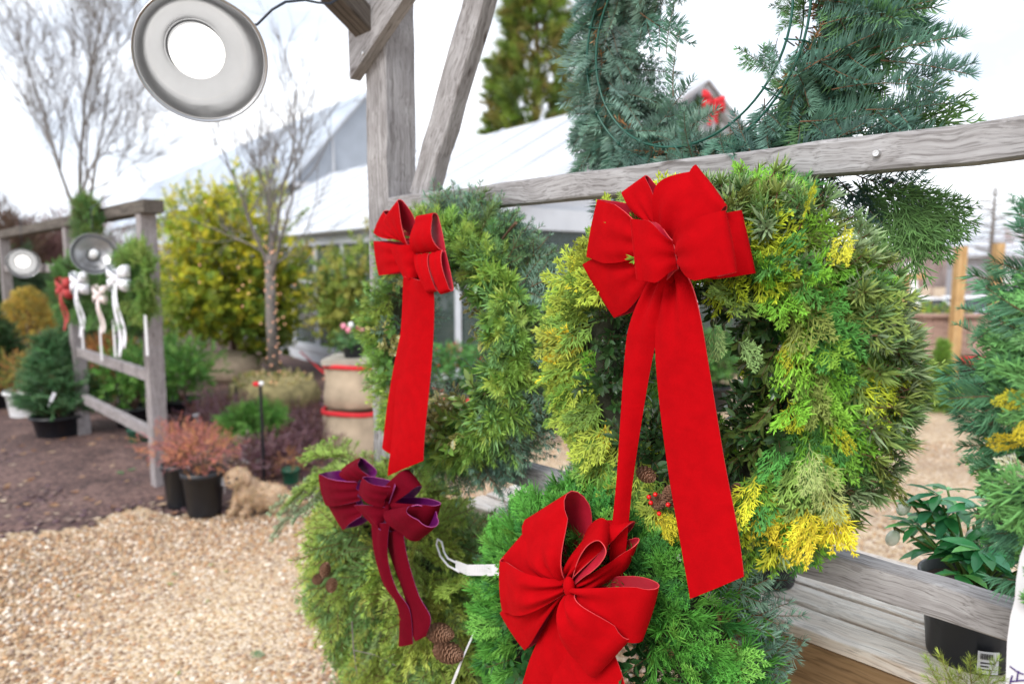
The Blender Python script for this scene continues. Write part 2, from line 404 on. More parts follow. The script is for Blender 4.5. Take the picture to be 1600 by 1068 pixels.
# all templates grow along +Y from the origin, lie in XY and face +Z; unit length 1
def fir_tmpl(rg, style='flat', nl=.14, per=70, wd=.016, twigs=3, droop=0.0, tipbud=False):
    t = T_()
    paths = []
    bend = rg.normal(0, .12)
    ys = np.linspace(0, 1, 7)
    main = np.stack([bend * ys ** 2, ys, droop * ys ** 2 + rg.normal(0, .03) * ys], 1)
    paths.append((main, 1.0))
    for k in range(twigs):
        for sgn in (-1, 1):
            if rg.random() < .12: continue
            y0 = .1 + .6 * (k + rg.random() * .5) / max(1, twigs); ln = (.55 - .35 * y0) * rg.uniform(.75, 1.15)
            ang = rad(rg.uniform(38, 58)) * sgn
            p = np.array([bend * y0 ** 2, y0, droop * y0 ** 2]); q = np.linspace(0, 1, 5)[:, None]
            d = np.array([math.sin(ang), math.cos(ang), rg.normal(0, .12)]); inw = np.array([-math.sin(ang), .6, 0]) * .12
            paths.append((p + d * ln * q + inw * ln * q ** 2, ln))
    for P, ln in paths:
        t.stem(P, .011 if ln == 1.0 else .008, .005)
        m = max(8, int(per * ln)); u = rg.uniform(0.02 if ln < 1 else .08, 1, m) ** .92
        xi = u * (len(P) - 1); i0 = np.minimum(xi.astype(int), len(P) - 2); fr = (xi - i0)[:, None]
        B = P[i0] * (1 - fr) + P[i0 + 1] * fr; D0 = nrm(P[i0 + 1] - P[i0]); side = nrm(np.cross(D0, [0, 0, 1.])); Z = np.array([0, 0, 1.])
        s = np.where(rg.random(m) < .5, -1., 1.)[:, None]
        if style == 'flat':
            el = rg.normal(.12, .28, m)[:, None]; D = D0 * rg.uniform(.35, .75, m)[:, None] + side * s + Z * el; U = D0 * .4 + Z * .5 + rg.normal(0, .2, (m, 3))
        elif style == 'noble':
            el = rg.uniform(.0, 1.15, m)[:, None]; D = D0 * rg.uniform(.35, .7, m)[:, None] + side * s * rg.uniform(.55, 1.0, m)[:, None] + Z * el * .75; U = Z + D0 * .5 + rg.normal(0, .12, (m, 3))
        else:
            a = rg.uniform(0, 2 * math.pi, m)[:, None]; D = D0 * rg.uniform(.3, .9, m)[:, None] + side * np.cos(a) + Z * np.sin(a); U = D0 + rg.normal(0, .25, (m, 3))
        lens = nl * rg.uniform(.75, 1.15, m) * (1 - .35 * (u > .9))
        V, T, f = needles(B, D, U, lens, wd, .3 if style != 'noble' else .75)
        t.add(V, T, f)
        # end whorl
        k = 9; a = rg.uniform(0, 2 * math.pi, k)[:, None]; D0e = nrm(P[-1] - P[-2]); se = nrm(np.cross(D0e, [0, 0, 1.]))
        V, T, f = needles(np.repeat(P[-1:], k, 0), D0e * rg.uniform(.7, 1.5, k)[:, None] + se * np.cos(a) + np.array([0, 0, 1.]) * np.sin(a) * .7, np.repeat(D0e[None], k, 0), nl * .75, wd, .2)
        t.add(V, T, f * 1.08)
    return t.done()
def rosette_tmpl(rg, n=34, nl=.62, wd=.085, twig=True):
    """short spruce tip seen end on: needles radiating round a bud"""
    t = T_()
    if twig: t.stem(np.array([[0, -.8, 0], [0, -.3, 0], [0, .1, 0]]), .04, .035)
    rows = [(1.35, n // 2, .0), (.85, n // 3, .03), (.45, n // 4, .06), (1.9, n // 2, -.25), (1.8, n // 2, -.5)]
    for th, k, y0 in rows:
        a = rg.uniform(0, 2 * math.pi) + np.arange(k) * 2 * math.pi / k + rg.normal(0, .15, k)
        tt = th + rg.normal(0, .12, k)
        D = np.stack([np.sin(tt) * np.cos(a), np.cos(tt), np.sin(tt) * np.sin(a)], 1)
        B = np.stack([.03 * np.cos(a), np.full(k, y0), .03 * np.sin(a)], 1)
        V, T, f = needles(B, D, np.repeat([[0, 1., 0]], k, 0) + rg.normal(0, .1, (k, 3)), nl * rg.uniform(.7, 1.1, k), wd, .25)
        t.add(V, T, f)
    V, T, f = needles(np.zeros((4, 3)) + [0, .02, 0], rg.normal(0, .5, (4, 3)) + [0, 1, 0], rg.normal(0, 1, (4, 3)), .13, .1, 0)
    t.add(V, T, np.full(len(V), -1.6))
    return t.done()
def cypress_tmpl(rg, side_n=8, sub=4, wd=.030, curl=.12, dens=1.0, ang=46, fine=1.0):
    t = T_(); segs = []
    def strip(p, d, ln, w, lvl):
        segs.append((p, d, ln, w, lvl))
    main_d = np.array([rg.normal(0, .05), 1, 0])
    bend = rg.normal(0, .15)
    def mp(y): return np.array([bend * y * y, y, -curl * y * y])
    K = 6
    for i in range(K):
        a, b = mp(i / K), mp((i + 1) / K); strip(a, b - a, 1.05, wd * 1.25, 0)
    for i in range(side_n):
        y = .10 + .82 * i / side_n + rg.normal(0, .012); s = 1 if i % 2 else -1
        ln = (.62 * (1 - y) ** .75 * min(1, .45 + 1.6 * y) + .10) * rg.uniform(.8, 1.15)
        a0 = rad(ang + rg.normal(0, 6)) * s; p = mp(y); d = np.array([math.sin(a0) + bend * y, math.cos(a0), rg.normal(0, .10)]); d /= np.linalg.norm(d)
        inw = np.array([0, 1, 0]) * .16 - np.array([0, 0, curl * .6])
        q = lambda u: p + d * ln * u + inw * ln * u * u
        for j in range(3): strip(q(j / 3), q((j + 1) / 3) - q(j / 3), 1.05, wd, 1)
        m = max(2, int(sub * (ln / .35) * dens + 1))
        for j in range(m * 2):
            u = .16 + .80 * j / (m * 2); s2 = 1 if j % 2 else -1
            l2 = ln * (.48 * (1 - u) + .17) * rg.uniform(.75, 1.2) * fine
            dd = q(min(1, u + .05)) - q(u - .05); dd /= np.linalg.norm(dd)
            a2 = rad(32 + rg.normal(0, 6)) * s2
            d2 = np.array([dd[0] * math.cos(a2) - dd[1] * math.sin(a2) * -1, dd[1] * math.cos(a2) - dd[0] * math.sin(a2), dd[2] + rg.normal(0, .16)])
            d2 /= np.linalg.norm(d2)
            strip(q(u), d2 * l2, 1, wd * .9, 2)
            if l2 > .10:
                for w2 in (-1, 1):
                    a3 = rad(27) * w2; d3 = np.array([d2[0] * math.cos(a3) + d2[1] * math.sin(a3), d2[1] * math.cos(a3) - d2[0] * math.sin(a3), d2[2] + rg.normal(0, .12)])
                    strip(q(u) + d2 * l2 * .45, d3 * l2 * .62, 1, wd * .8, 3)
    p = np.array([s[0] for s in segs]); d = np.array([s[1] for s in segs]) * np.array([s[2] for s in segs])[:, None]; wds = np.array([s[3] for s in segs])[:, None]
    lv = np.array([s[4] for s in segs]); n = len(p)
    Z = nrm(np.array([0, 0, 1.]) + rg.normal(0, .35, (n, 3))); S = nrm(np.cross(d, Z)) * wds / 2; H = nrm(np.cross(S, d)) * wds * .3
    # leafy strip with a raised midrib: base, widening, rounded tip
    V = np.stack([p, p + d * .3 - S, p + d * .3 + S, p + d * .3 + H, p + d * .74 - S * .7, p + d * .74 + S * .7, p + d * .74 + H * .8, p + d * 1.06], 1).reshape(-1, 3)
    T = (np.array([[0, 3, 1], [0, 2, 3], [1, 3, 4], [3, 6, 4], [3, 2, 5], [3, 5, 6], [4, 6, 7], [6, 5, 7]])[None] + (np.arange(n) * 8)[:, None, None]).reshape(-1, 3)
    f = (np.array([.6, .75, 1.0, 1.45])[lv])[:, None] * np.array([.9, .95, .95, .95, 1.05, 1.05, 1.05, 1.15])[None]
    t.add(V, T, f.ravel())
    return t.done()
def leaf_shape(n, L, W, fold=.25, curl=.15, spiky=False):
    """n leaves: returns local V (n,8,3) growing +Y"""
    prof = [(0, .0), (.22, .75), (.5, 1.), (.8, .62), (1., 0)]
    if spiky: prof = [(0, .0), (.18, .9), (.3, .6), (.48, 1.15), (.6, .65), (.8, .8), (.86, .4), (1.05, 0)]
    Vs = []; idx = []
    for y, wv in prof:
        z = -curl * y * y * L
        idx.append(len(Vs))
        if wv == 0: Vs.append([0, y * L, z])
        else:
            h = fold * W * .5 * wv
            Vs += [[-wv * W / 2, y * L, z + h], [0, y * L, z], [wv * W / 2, y * L, z + h]]
    T = []
    for a in range(len(prof) - 1):
        i, j = idx[a], idx[a + 1]
        if prof[a][1] == 0: T += [(i, j + 1, j), (i, j + 2, j + 1)]
        elif prof[a + 1][1] == 0: T += [(i, i + 1, j), (i + 1, i + 2, j)]
        else: T += [(i, i + 1, j + 1), (i, j + 1, j), (i + 1, i + 2, j + 2), (i + 1, j + 2, j + 1)]
    return np.array(Vs), np.array(T)
def sprig_tmpl(rg, n=14, L=.3, W=.13, spiky=False, edge=None, spread=60, whorl=False):
    t = T_()
    ys = np.linspace(0, 1, 5); b = rg.normal(0, .12)
    P = np.stack([b * ys ** 2, ys, rg.normal(0, .05) * ys], 1); t.stem(P, .014, .008)
    V0, T0 = leaf_shape(1, 1, W / L * 1.0, spiky=spiky)
    for i in range(n):
        y = .08 + .9 * i / n; a = i * 2.4 + rg.normal(0, .3); th = rad(spread * (1 - .45 * y) + rg.normal(0, 8))
        d = np.array([math.sin(th) * math.cos(a), math.cos(th), math.sin(th) * math.sin(a) * .8])
        up = np.array([0, 1., 0]) if not whorl else np.array([0, .3, 1.])
        d /= np.linalg.norm(d); x = np.cross(d, up + rg.normal(0, .25, 3)); x /= np.linalg.norm(x); z = np.cross(x, d)
        R = np.stack([x, d, z], 1); s = L * rg.uniform(.75, 1.15)
        f = np.full(len(V0), rg.uniform(.75, 1.2))
        if edge is not None:
            f = np.where(np.abs(V0[:, 0]) > .01, edge, 1.0) * 1.0
        t.add((V0 * s) @ R.T + np.array([b * y * y, y, 0]), T0, f)
    return t.done()
def frond_tmpl(rg, n=60, nl=.5, wd=.03):
    """feathery wisps: fine grass-like branchlets"""
    t = T_(); m = n
    B = np.zeros((m, 3)); B[:, 1] = rg.uniform(0, .65, m); B[:, 0] = rg.normal(0, .04, m)
    D = np.stack([rg.normal(0, .45, m), np.ones(m), rg.normal(.1, .35, m)], 1)
    V, T, f = needles(B, D, rg.normal(0, 1, (m, 3)), nl * rg.uniform(.5, 1.1, m), wd, .35)
    t.add(V, T, f)
    return t.done()
TM = {
 'flat': [fir_tmpl(rng, 'flat', .15, 75, .014, 3) for _ in range(4)],
 'noble': [fir_tmpl(rng, 'noble', .16, 120, .0145, t) for t in (0, 0, 1, 2)],
 'long': [fir_tmpl(rng, 'flat', .13, 120, .012, 5) for _ in range(4)],
 'radial': [fir_tmpl(rng, 'radial', .27, 95, .017, 1) for _ in range(4)],
 'rosette': [rosette_tmpl(rng, n, .70, .105) for n in (15, 17, 19, 16)],
 'cyp': [cypress_tmpl(rng, 7, 3, .034, .16, 1.0, 36) for _ in range(5)],
 'cypfine': [cypress_tmpl(rng, 8, 3, .030, .24, 1.0, 34) for _ in range(5)],
 'whip': [cypress_tmpl(rng, 9, 3, .018, .1, .8, 24) for _ in range(4)],
 'feather': [frond_tmpl(rng) for _ in range(4)],
 'box': [sprig_tmpl(rng, 13, .34, .13) for _ in range(4)],
 'holly': [sprig_tmpl(rng, 9, .42, .24, True) for _ in range(3)],
 'varieg': [sprig_tmpl(rng, 9, .36, .2, True, edge=2.0) for _ in range(3)],
 'leafy': [sprig_tmpl(rng, 12, .3, .16, spread=75) for _ in range(4)],
 'thin': [sprig_tmpl(rng, 12, .3, .05, spread=55) for _ in range(3)],
}
BARK = np.array([.16, .085, .045])
class FB:
    """collects foliage instances into one mesh"""
    def __init__(s): s.V = []; s.T = []; s.C = []; s.n = 0
    def put(s, kind, pos, dirs, ups, size, tint, rg=rng, spread=.18, bark=BARK, stretch=None):
        pos = np.asarray(pos, float).reshape(-1, 3); n = len(pos); tint = np.asarray(tint) * np.array([1.42, 1.34, 1.2])
        if n == 0: return s
        Y = nrm(np.broadcast_to(dirs, (n, 3)).astype(float)); X = nrm(np.cross(Y, np.broadcast_to(ups, (n, 3)))); Z = np.cross(X, Y)
        size = np.broadcast_to(size, (n,)); tint = np.broadcast_to(tint, (n, 3)) * rg.uniform(1 - spread, 1 + spread, (n, 1)) * (1 + rg.normal(0, spread * .25, (n, 3)))
        R = np.stack([X, Y, Z], 2) * size[:, None, None]
        if stretch is not None: R = R * np.array(stretch)[None, None, :]
        ts = TM[kind]; pick = rg.integers(0, len(ts), n)
        for k, t in enumerate(ts):
            I = np.where(pick == k)[0]
            if not len(I): continue
            V = np.einsum('nij,vj->nvi', R[I], t.V) + pos[I][:, None]
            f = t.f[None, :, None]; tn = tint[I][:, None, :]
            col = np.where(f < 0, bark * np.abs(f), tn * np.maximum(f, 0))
            if kind == 'varieg': col = np.where(f > 1.5, np.array([.62, .52, .20]), col)
            nv = len(t.V)
            Tt = (t.T[None] + (np.arange(len(I)) * nv)[:, None, None]).reshape(-1, 3) + s.n
            s.V.append(V.reshape(-1, 3)); s.T.append(Tt); s.C.append(np.clip(col, 0, .9).reshape(-1, 3)); s.n += nv * len(I)
        return s
    def build(s, name, mat, parent=None):
        if not s.n: return None
        return npmesh(name, np.concatenate(s.V), np.concatenate(s.T), mat, parent, np.concatenate(s.C), None, False)
    def tris(s): return sum(len(t) for t in s.T)

def chain(f, kind, a, b, up, tint, seg=.10, **k):
    a, b = np.asarray(a), np.asarray(b); ln = np.linalg.norm(b - a); n = max(1, int(round(ln / seg)))
    for i in range(n):
        f.put(kind, a + (b - a) * i / n, b - a + rng.normal(0, .03, 3), up, ln / n * (1.35 if i < n - 1 else 1.1), tint, **k)
# wreath geometry: positions over a ring in the plane of the stand
def ring_pos(c, R, r, th, ph, front=AF, right=AX, sq=1.0, rr=0.35):
    """th: angle round the ring (0 = right, 90 = up), ph: angle round the tube (0 = outward, 90 = front)"""
    up = np.array([0, 0, 1.])
    th = np.atleast_1d(th); ph = np.atleast_1d(ph)
    radial = np.cos(th)[:, None] * right + np.sin(th)[:, None] * up * sq
    tang = -np.sin(th)[:, None] * right + np.cos(th)[:, None] * up
    nn = nrm(np.cos(ph)[:, None] * radial + np.sin(ph)[:, None] * front)
    base = np.asarray(c) + radial * R + nn * (r * rr)
    return base, nn, radial, tang
m_corebark = plain('shade-darkened green twigs', (.022, .026, .012), .9, bump=.5, bscale=120, var=.35, vscale=30)  # core colour darkened to stand in for shade in the gaps between sprays
def wreath_core(c, R, r, parent, name='branch_core'):
    b = MB(); pts = []
    for i in range(40):
        t = 2 * math.pi * i / 40; pts.append(np.asarray(c) + (AX * math.cos(t) + np.array([0, 0, 1.]) * math.sin(t)) * R * (1 + .02 * math.sin(5 * t)))
    pts.append(pts[0]); b.tube(pts, [r * (.9 + .2 * math.sin(3.3 * i)) for i in range(40)] + [r * .9], 8, cap=False)
    return b.build(name, m_corebark, parent, True)
GREEN = np.array([.07, .17, .035]); YGREEN = np.array([.20, .25, .04]); BLUE = np.array([.055, .125, .10]); YELLOW = np.array([.44, .40, .03])
DARK = np.array([.02, .06, .018]); OLIVE = np.array([.11, .16, .04])

# ------------------------------------------------------------------ ribbons
def sheet(mb, Gd, flip=False, th=.0007):
    """grid of points (nu,nv,3) -> velvet side, satin side, selvage"""
    Gd = np.asarray(Gd); nu, nv = Gd.shape[:2]
    du = np.gradient(Gd, axis=0); dv = np.gradient(Gd, axis=1); nn = nrm(np.cross(du, dv))
    if flip: nn = -nn
    A = (Gd + nn * th).reshape(-1, 3); B = (Gd - nn * th).reshape(-1, 3)
    q = [(i * nv + j, (i + 1) * nv + j, (i + 1) * nv + j + 1, i * nv + j + 1) for i in range(nu - 1) for j in range(nv - 1)]
    qr = [f[::-1] for f in q]
    mb.add(A, q if not flip else qr, 0)
    mb.add(B, qr if not flip else q, 1)
    rim = [(i, 0) for i in range(nu)] + [(nu - 1, j) for j in range(1, nv)] + [(i, nv - 1) for i in range(nu - 2, -1, -1)] + [(0, j) for j in range(nv - 2, 0, -1)]
    ids = [i * nv + j for i, j in rim]; k = len(ids)
    mb.add(np.concatenate([A[ids], B[ids]]), [(a, (a + 1) % k, k + (a + 1) % k, k + a) for a in range(k)], 2)
OFFB = [0.0]
def loop(parent, mats, K1, K2, A, B, ok=.16, oa=.18, ob=None, r=.012, bulge=.02, p=1.6, pleat=.004, npl=2.5, back=.03, name='loop', sidecurve=(0, 0), seed=0, us=None):
    """ribbon loop from the pinched root K1-K2 out to the fold A-B and back behind; K and A, B measured in the stand's plane"""
    ob = oa if ob is None else ob
    ok, oa, ob = ok + OFFB[0], oa + OFFB[0], ob + OFFB[0]
    k1, k2 = PP(*K1, ok), PP(*K2, ok); a, b = PP(*A, oa), PP(*B, ob)
    kc, kv = (k1 + k2) / 2, (k2 - k1); ec, ev = (a + b) / 2, (b - a)
    out = nrm(ec - kc); vw = nrm(-ec + CAMP); wdir = nrm(ev)
    nn = nrm(np.cross(out, wdir))
    if nn @ vw < 0: nn = -nn
    ec = ec - out * r; rg = np.random.default_rng(seed + int(A[0] * 7 + A[1]))
    ph = rg.uniform(0, 6); v = np.linspace(0, 1, 15)
    rows = []
    U = np.linspace(0, 1, 13)
    for u in U:
        W = kv + (ev - kv) * ((1 - (1 - u) ** p) if us is None else (lambda s: s - .12 * math.sin(2 * math.pi * s) / 2)(min(1, u / us)))
        cpt = kc + (ec - kc) * u
        sc = math.sin(math.pi * u)
        row = [cpt + W * (x - .5) + nn * (bulge * math.sin(math.pi * min(1, u * 1.0) ** .8) + pleat * math.sin(ph + x * math.pi * 2 * npl) * (1 - u) ** 1.3 * 1.6 - .25 * bulge * (2 * x - 1) ** 2 * u)
               + wdir * (sidecurve[0] * (1 - x) + sidecurve[1] * x) * sc for x in v]
        rows.append(row)
    for al in np.linspace(0, math.pi, 8)[1:-1]:
        rows.append([ec + ev * (x - .5) + out * r * math.sin(al) + nn * (-r + r * math.cos(al)) - nn * .25 * bulge * (2 * x - 1) ** 2 * math.cos(al) for x in v])
    for u in U[::-1]:
        W = kv + (ev - kv) * ((1 - (1 - u) ** p) if us is None else (lambda s: s - .12 * math.sin(2 * math.pi * s) / 2)(min(1, u / us)))
        cpt = kc + (ec - kc) * u
        rows.append([cpt + W * (x - .5) + nn * (-2 * r * (.35 + .65 * u) - back * math.sin(math.pi * u) * .5 + .25 * bulge * (2 * x - 1) ** 2 * u) for x in v])
    mb = MB(); Gd = np.array(rows)
    # which way is the velvet side (outer)?
    du = Gd[6, 7] - Gd[5, 7]; dv = Gd[5, 8] - Gd[5, 7]
    sheet(mb, Gd, flip=(np.cross(du, dv) @ nn) < 0)
    o = mb.build(name, mats, parent, True)
    return o
def tail(parent, mats, rowsL, rowsR, offs, pleat=.006, npl=2, plen=.35, name='tail', wave=.004, seed=1):
    """streamer given by its left and right edges, row by row"""
    n = len(rowsL); tt = np.linspace(0, n - 1, 40)
    def cr_(P, t):
        i = int(min(t, n - 2)); f = t - i; g = lambda k: P[min(max(k, 0), n - 1)]
        p0, p1, p2, p3 = map(np.array, (g(i - 1), g(i), g(i + 1), g(i + 2)))
        return .5 * ((2 * p1) + (-p0 + p2) * f + (2 * p0 - 5 * p1 + 4 * p2 - p3) * f * f + (-p0 + 3 * p1 - 3 * p2 + p3) * f ** 3)
    offs = [(x[0] + OFFB[0], x[1] + OFFB[0]) if isinstance(x, tuple) else x + OFFB[0] for x in offs]
    Lr = [np.array(PP(*l, o)) for l, o in zip(rowsL, [x[0] if isinstance(x, tuple) else x for x in offs])]
    Rr = [np.array(PP(*r_, o)) for r_, o in zip(rowsR, [x[1] if isinstance(x, tuple) else x for x in offs])]
    rg = np.random.default_rng(seed); ph = rg.uniform(0, 6); rows = []
    for t in tt:
        a, b = cr_(Lr, t), cr_(Rr, t); u = t / (n - 1)
        am = pleat * max(0, 1 - u / plen) ** 1.2
        rows.append([a + (b - a) * x + AF * (am * math.sin(ph + x * 2 * math.pi * npl) + wave * math.sin(u * 7 + ph) + .006 * math.sin(math.pi * x) * (1 - .4 * u)) for x in np.linspace(0, 1, 17)])
    mb = MB(); Gd = np.array(rows); nn = np.cross(Gd[20, 8] - Gd[19, 8], Gd[19, 9] - Gd[19, 8])
    sheet(mb, Gd, flip=(nn @ AF) < 0)
    return mb.build(name, mats, parent, True)
def knot(parent, mats, c, off, r=.012):
    b = MB(); p = PP(*c, off + OFFB[0]); R = np.stack([AX, AF, [0, 0, 1.]], 1); b.ball(p, (r * .8, r * .6, r * 1.25), R, 14, 10)
    return b.build('knot', mats[:1], parent, True)

# ------------------------------------------------------------------ pine cone
def cone_mesh(c, axis, L, Rr, nsc=70, openness=.9):
    A = MB(); R = frame_from(axis, (0.2, .3, 1))
    A.ball(c, (L * .48, Rr * .55, Rr * .55), R, 10, 8, 0)
    V0 = np.array([[0, -.32, 0], [0, .32, 0], [.75, -.5, .12], [.75, .5, .12], [1.0, -.3, .3], [1.0, .3, .3], [1.06, 0, .2], [.5, 0, .22], [.9, 0, -.05]])
    F0 = [(0, 2, 7), (0, 7, 1), (1, 7, 3), (2, 4, 6, 7), (3, 7, 6, 5), (0, 8, 2), (0, 1, 8), (1, 3, 8), (2, 8, 4), (8, 6, 4), (8, 5, 6), (3, 5, 8)]
    for i in range(nsc):
        t = (i + .5) / nsc; x = (-.5 + t) * L * .95; pr = math.sin(math.pi * min(1, (t * .86 + .12))) ** .7
        a = i * 2.39996; s = Rr * .62 * (pr * .8 + .25)
        d = np.array([0, math.cos(a), math.sin(a)]); lean = -.35 + 1.1 * t
        o_ = nrm(d * openness + np.array([lean, 0, 0]))
        y = np.cross(np.array([1., 0, 0]), d); z = np.cross(o_, y)
        if z[0] < 0: z = -z
        Q = np.stack([o_, y, z], 1)
        v = (V0 * s) @ Q.T + np.array([x, 0, 0]) + d * Rr * .35 * pr
        v = v @ R.T + np.array(c)
        A.add(v, F0[:3] + F0[5:8], 0); A.add(v, F0[3:5] + F0[8:], 1)
    return A
def pine_cone(parent, c, axis, L=.05, Rr=.02, name='pine_cone', nsc=70, op=.9):
    return cone_mesh(np.asarray(c), axis, L, Rr, nsc, op).build(name, [m_cone, m_conetip], parent, False)
UP = np.array([0, 0, 1.])
def srange(px):                          # metres along the rails of a pixel column, on the rail plane
    return (PP(px, 419, 0) - P0) @ AX
def zat(px, py, off=0): return PP(px, py, off)[2]
# ------------------------------------------------------------------ the wooden display stand
st = thing('display_stand', RP(-.97, -.045, 0), ALPHA, 'near weathered grey timber stand with diagonal braces, hung with the large wreaths', 'display stand')
s_post0, s_post1 = srange(577), srange(608)
sp = (s_post0 + s_post1) / 2; pw = abs(s_post1 - s_post0)
beam('post', RP(sp, -.047, -.02), RP(sp, -.047, 2.75), .094, pw, m_wood, st, up=AX, seed=1)
beam('post', RP(1.45, -.047, -.02), RP(1.45, -.047, 2.75), .094, .094, m_wood, st, up=AX, seed=2)
zu1 = zat(1600, 185); zu0 = zat(1600, 262); zl1 = zat(1580, 948); zl0 = zat(1580, 1006)
zu = (zu1 + zu0) / 2
beam('rail', RP(s_post1 + .001, -.021, zat(1200, 233) / 2 + zat(1200, 281) / 2), RP(1.40, -.021, zat(1200, 233) / 2 + zat(1200, 281) / 2), .042, .050, m_wood, st, seed=3, bev=.006)
beam('rail', RP(s_post1 + .001, -.021, (zl1 + zl0) / 2), RP(1.40, -.021, (zl1 + zl0) / 2), .044, zl1 - zl0, m_wood, st, seed=4, bev=.006)
beam('header', RP(sp - .35, -.047, 2.72), RP(1.6, -.047, 2.72), .09, .09, m_wooddark, st, seed=5)
beam('header_side', RP(sp, .60, 2.625), RP(sp, -.8, 2.625), .09, .09, m_wooddark, st, seed=6)
# knee braces
poly = [PP(x, y, .002) for x, y in ((563, 127), (558, -30), (640, -150), (736, -125))]
b1 = poly[3] - poly[0]; Rb = frame_from(b1, np.cross(AF, b1)); mb_ = MB()
mb_.add(np.array(poly + [p_ + AF * .032 for p_ in poly]), [(0, 1, 2, 3), (7, 6, 5, 4), (0, 4, 5, 1), (1, 5, 6, 2), (2, 6, 7, 3), (3, 7, 4, 0)])
mb_.build('brace', m_wood, st, world=M4(Rb, poly[0]))
c0, c1 = PP(662, 309, -.05), PP(770, -70, -.05)
beam('brace', c0, c1, .040, .075, m_wood, st, up=np.cross(AF, c1 - c0), seed=8)
d0 = RP(sp, .0, at(560, 30, 1.86)[2] - .05); d1 = RP(sp, .62, d0[2] + .42)
beam('brace', d0, d1, .075, .05, m_wooddark, st, up=UP, seed=9)
sb = MB(); p = PP(1371, 240, .0)
sb.lathe([(0, .004), (.0042, .004), (.005, .002), (.005, -.004)], p + AF * .003, np.stack([AX, UP, AF], 1), 14); sb.lathe([(.0018, .0045), (.0018, -.004), (0, -.004)], p + AF * .003, np.stack([AX, UP, AF], 1), 6)
sb.build('screw', m_galv, st)
sb = MB(); p = PP(567, 83, .036); sb.lathe([(0, .003), (.004, .002), (.005, 0)], p, np.stack([AX, UP, AF], 1), 10); sb.build('screw', m_galv, st)

def wreath(name, cpx, off, label, group=None, rz=ALPHA):
    c = PP(*cpx, off)
    return thing(name, c, ALPHA, label, 'wreath', group), c
def lay(fb, kind, c, R, r, n, th_rng, ph_rng, size, tint, out=.5, lift=.45, swirl=.3, jit=.3, rg=rng, rr=.6, spread=.18, gravity=0, upmix=1.0, sq=1.0):
    th = np.radians(rg.uniform(*th_rng, n)); ph = np.radians(rg.uniform(*ph_rng, n))
    base, nn, radial, tang = ring_pos(c, R, r, th, ph, rr=rr, sq=sq)
    tt = np.sin(ph)[:, None] * radial - np.cos(ph)[:, None] * AF
    sw = swirl if np.isscalar(swirl) else rg.uniform(*swirl, n)[:, None]
    D = tt * out + radial * out * .6 + nn * lift + tang * sw + rg.normal(0, jit, (n, 3)) - UP * gravity
    sz = rg.uniform(size[0], size[1], n)
    tn = tint(th, ph) if callable(tint) else tint
    fb.put(kind, base, D, nn * upmix + rg.normal(0, .25, (n, 3)), sz, tn, rg, spread)
    return fb

# ------------------------------------------------------------------ wreath with gold and green cypress (foreground)
W1, c1_ = wreath('wreath', (1088, 568), .055, 'large golden-green cypress wreath with the biggest red bow, its top over the upper rail')
R1 = .192; r1 = .07
wreath_core(c1_, R1, r1 * .62, W1)
def t_left(th, ph):
    k = rng.random(len(th))[:, None]; o = np.clip(np.cos(ph), 0, 1)[:, None] * .45 + .05
    return np.where(k < o * .8, np.array([.46, .40, .03]), np.where(k < .65, np.array([.20, .27, .04]), np.array([.10, .19, .035])))
def t_right(th, ph):
    k = rng.random(len(th))[:, None]
    return np.where(k < .14, np.array([.30, .38, .03]), np.where(k < .55, np.array([.11, .26, .03]), np.where(k < .8, np.array([.05, .16, .04]), OLIVE * 1.2)))
def sprs(f, kind, L, size, tint, d=(0, -1), j=.25, off=.14, up=AF, spread=.12):
    """single sprays given by the place they grow from on the wreath's face"""
    for x, y in L:
        p = PP(x, y, off); D = AX * d[0] + UP * d[1] + AF * .35 + rng.normal(0, j, 3); f.put(kind, p, D, up + rng.normal(0, .2, 3), size * rng.uniform(.85, 1.15), tint, spread=spread)
f = FB()
lay(f, 'cyp', c1_, R1, r1, 230, (105, 265), (-35, 115), (.07, .105), t_left, .5, .35, (-.1, .5), .3, gravity=.25)
lay(f, 'cypfine', c1_, R1, r1, 180, (-85, 100), (-25, 118), (.075, .125), t_right, .35, .35, (-.6, .1), .3, gravity=.55)
lay(f, 'cyp', c1_, R1, r1, 60, (-85, 60), (20, 105), (.06, .085), t_right, .4, .5, (-.5, .1), .3, gravity=.4, rr=.9)
lay(f, 'cypfine', c1_, R1, r1, 70, (-90, -50), (-30, 110), (.07, .10), t_right, .6, .3, (-.2, .3), .25, gravity=.4)
sprs(f, 'cypfine', [(1183, 742), (1198, 758), (1262, 785), (1285, 780), (1275, 800), (1250, 790), (1300, 775)], .068, YELLOW, spread=.25)
sprs(f, 'cypfine', [(1030, 800), (1042, 795), (1018, 790)], .05, YELLOW * .8, (.3, -1))
sprs(f, 'cypfine', [(1290, 670), (1322, 350), (1262, 325), (1230, 620)], .05, np.array([.34, .38, .03]), (.3, -.4))
sprs(f, 'whip', [(1265, 690), (1285, 710)], .075, np.array([.20, .26, .10]), (.1, -1), off=.16)
sprs(f, 'cypfine', [(1115, 500), (1150, 530)], .05, np.array([.17, .27, .11]), (.7, -.6), off=.16)
lay(f, 'cyp', c1_, R1, r1, 150, (0, 360), (180, 330), (.07, .09), t_right, .4, .3, .2, .3)
lay(f, 'feather', c1_, R1, r1, 50, (-40, 60), (50, 150), (.04, .06), np.array([.03, .10, .03]), .2, .3, -.4, .3, gravity=.8)
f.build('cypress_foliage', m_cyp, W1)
f = FB()
ROS = lambda th, ph: np.where(rng.random(len(th))[:, None] < .45, np.array([.17, .25, .14]), np.where(rng.random(len(th))[:, None] < .5, np.array([.10, .19, .07]), np.array([.17, .24, .07])))
lay(f, 'rosette', c1_, R1 + .03, r1, 120, (-60, 70), (-45, 45), (.024, .034), ROS, .35, .8, 0, .3, rr=1.35)
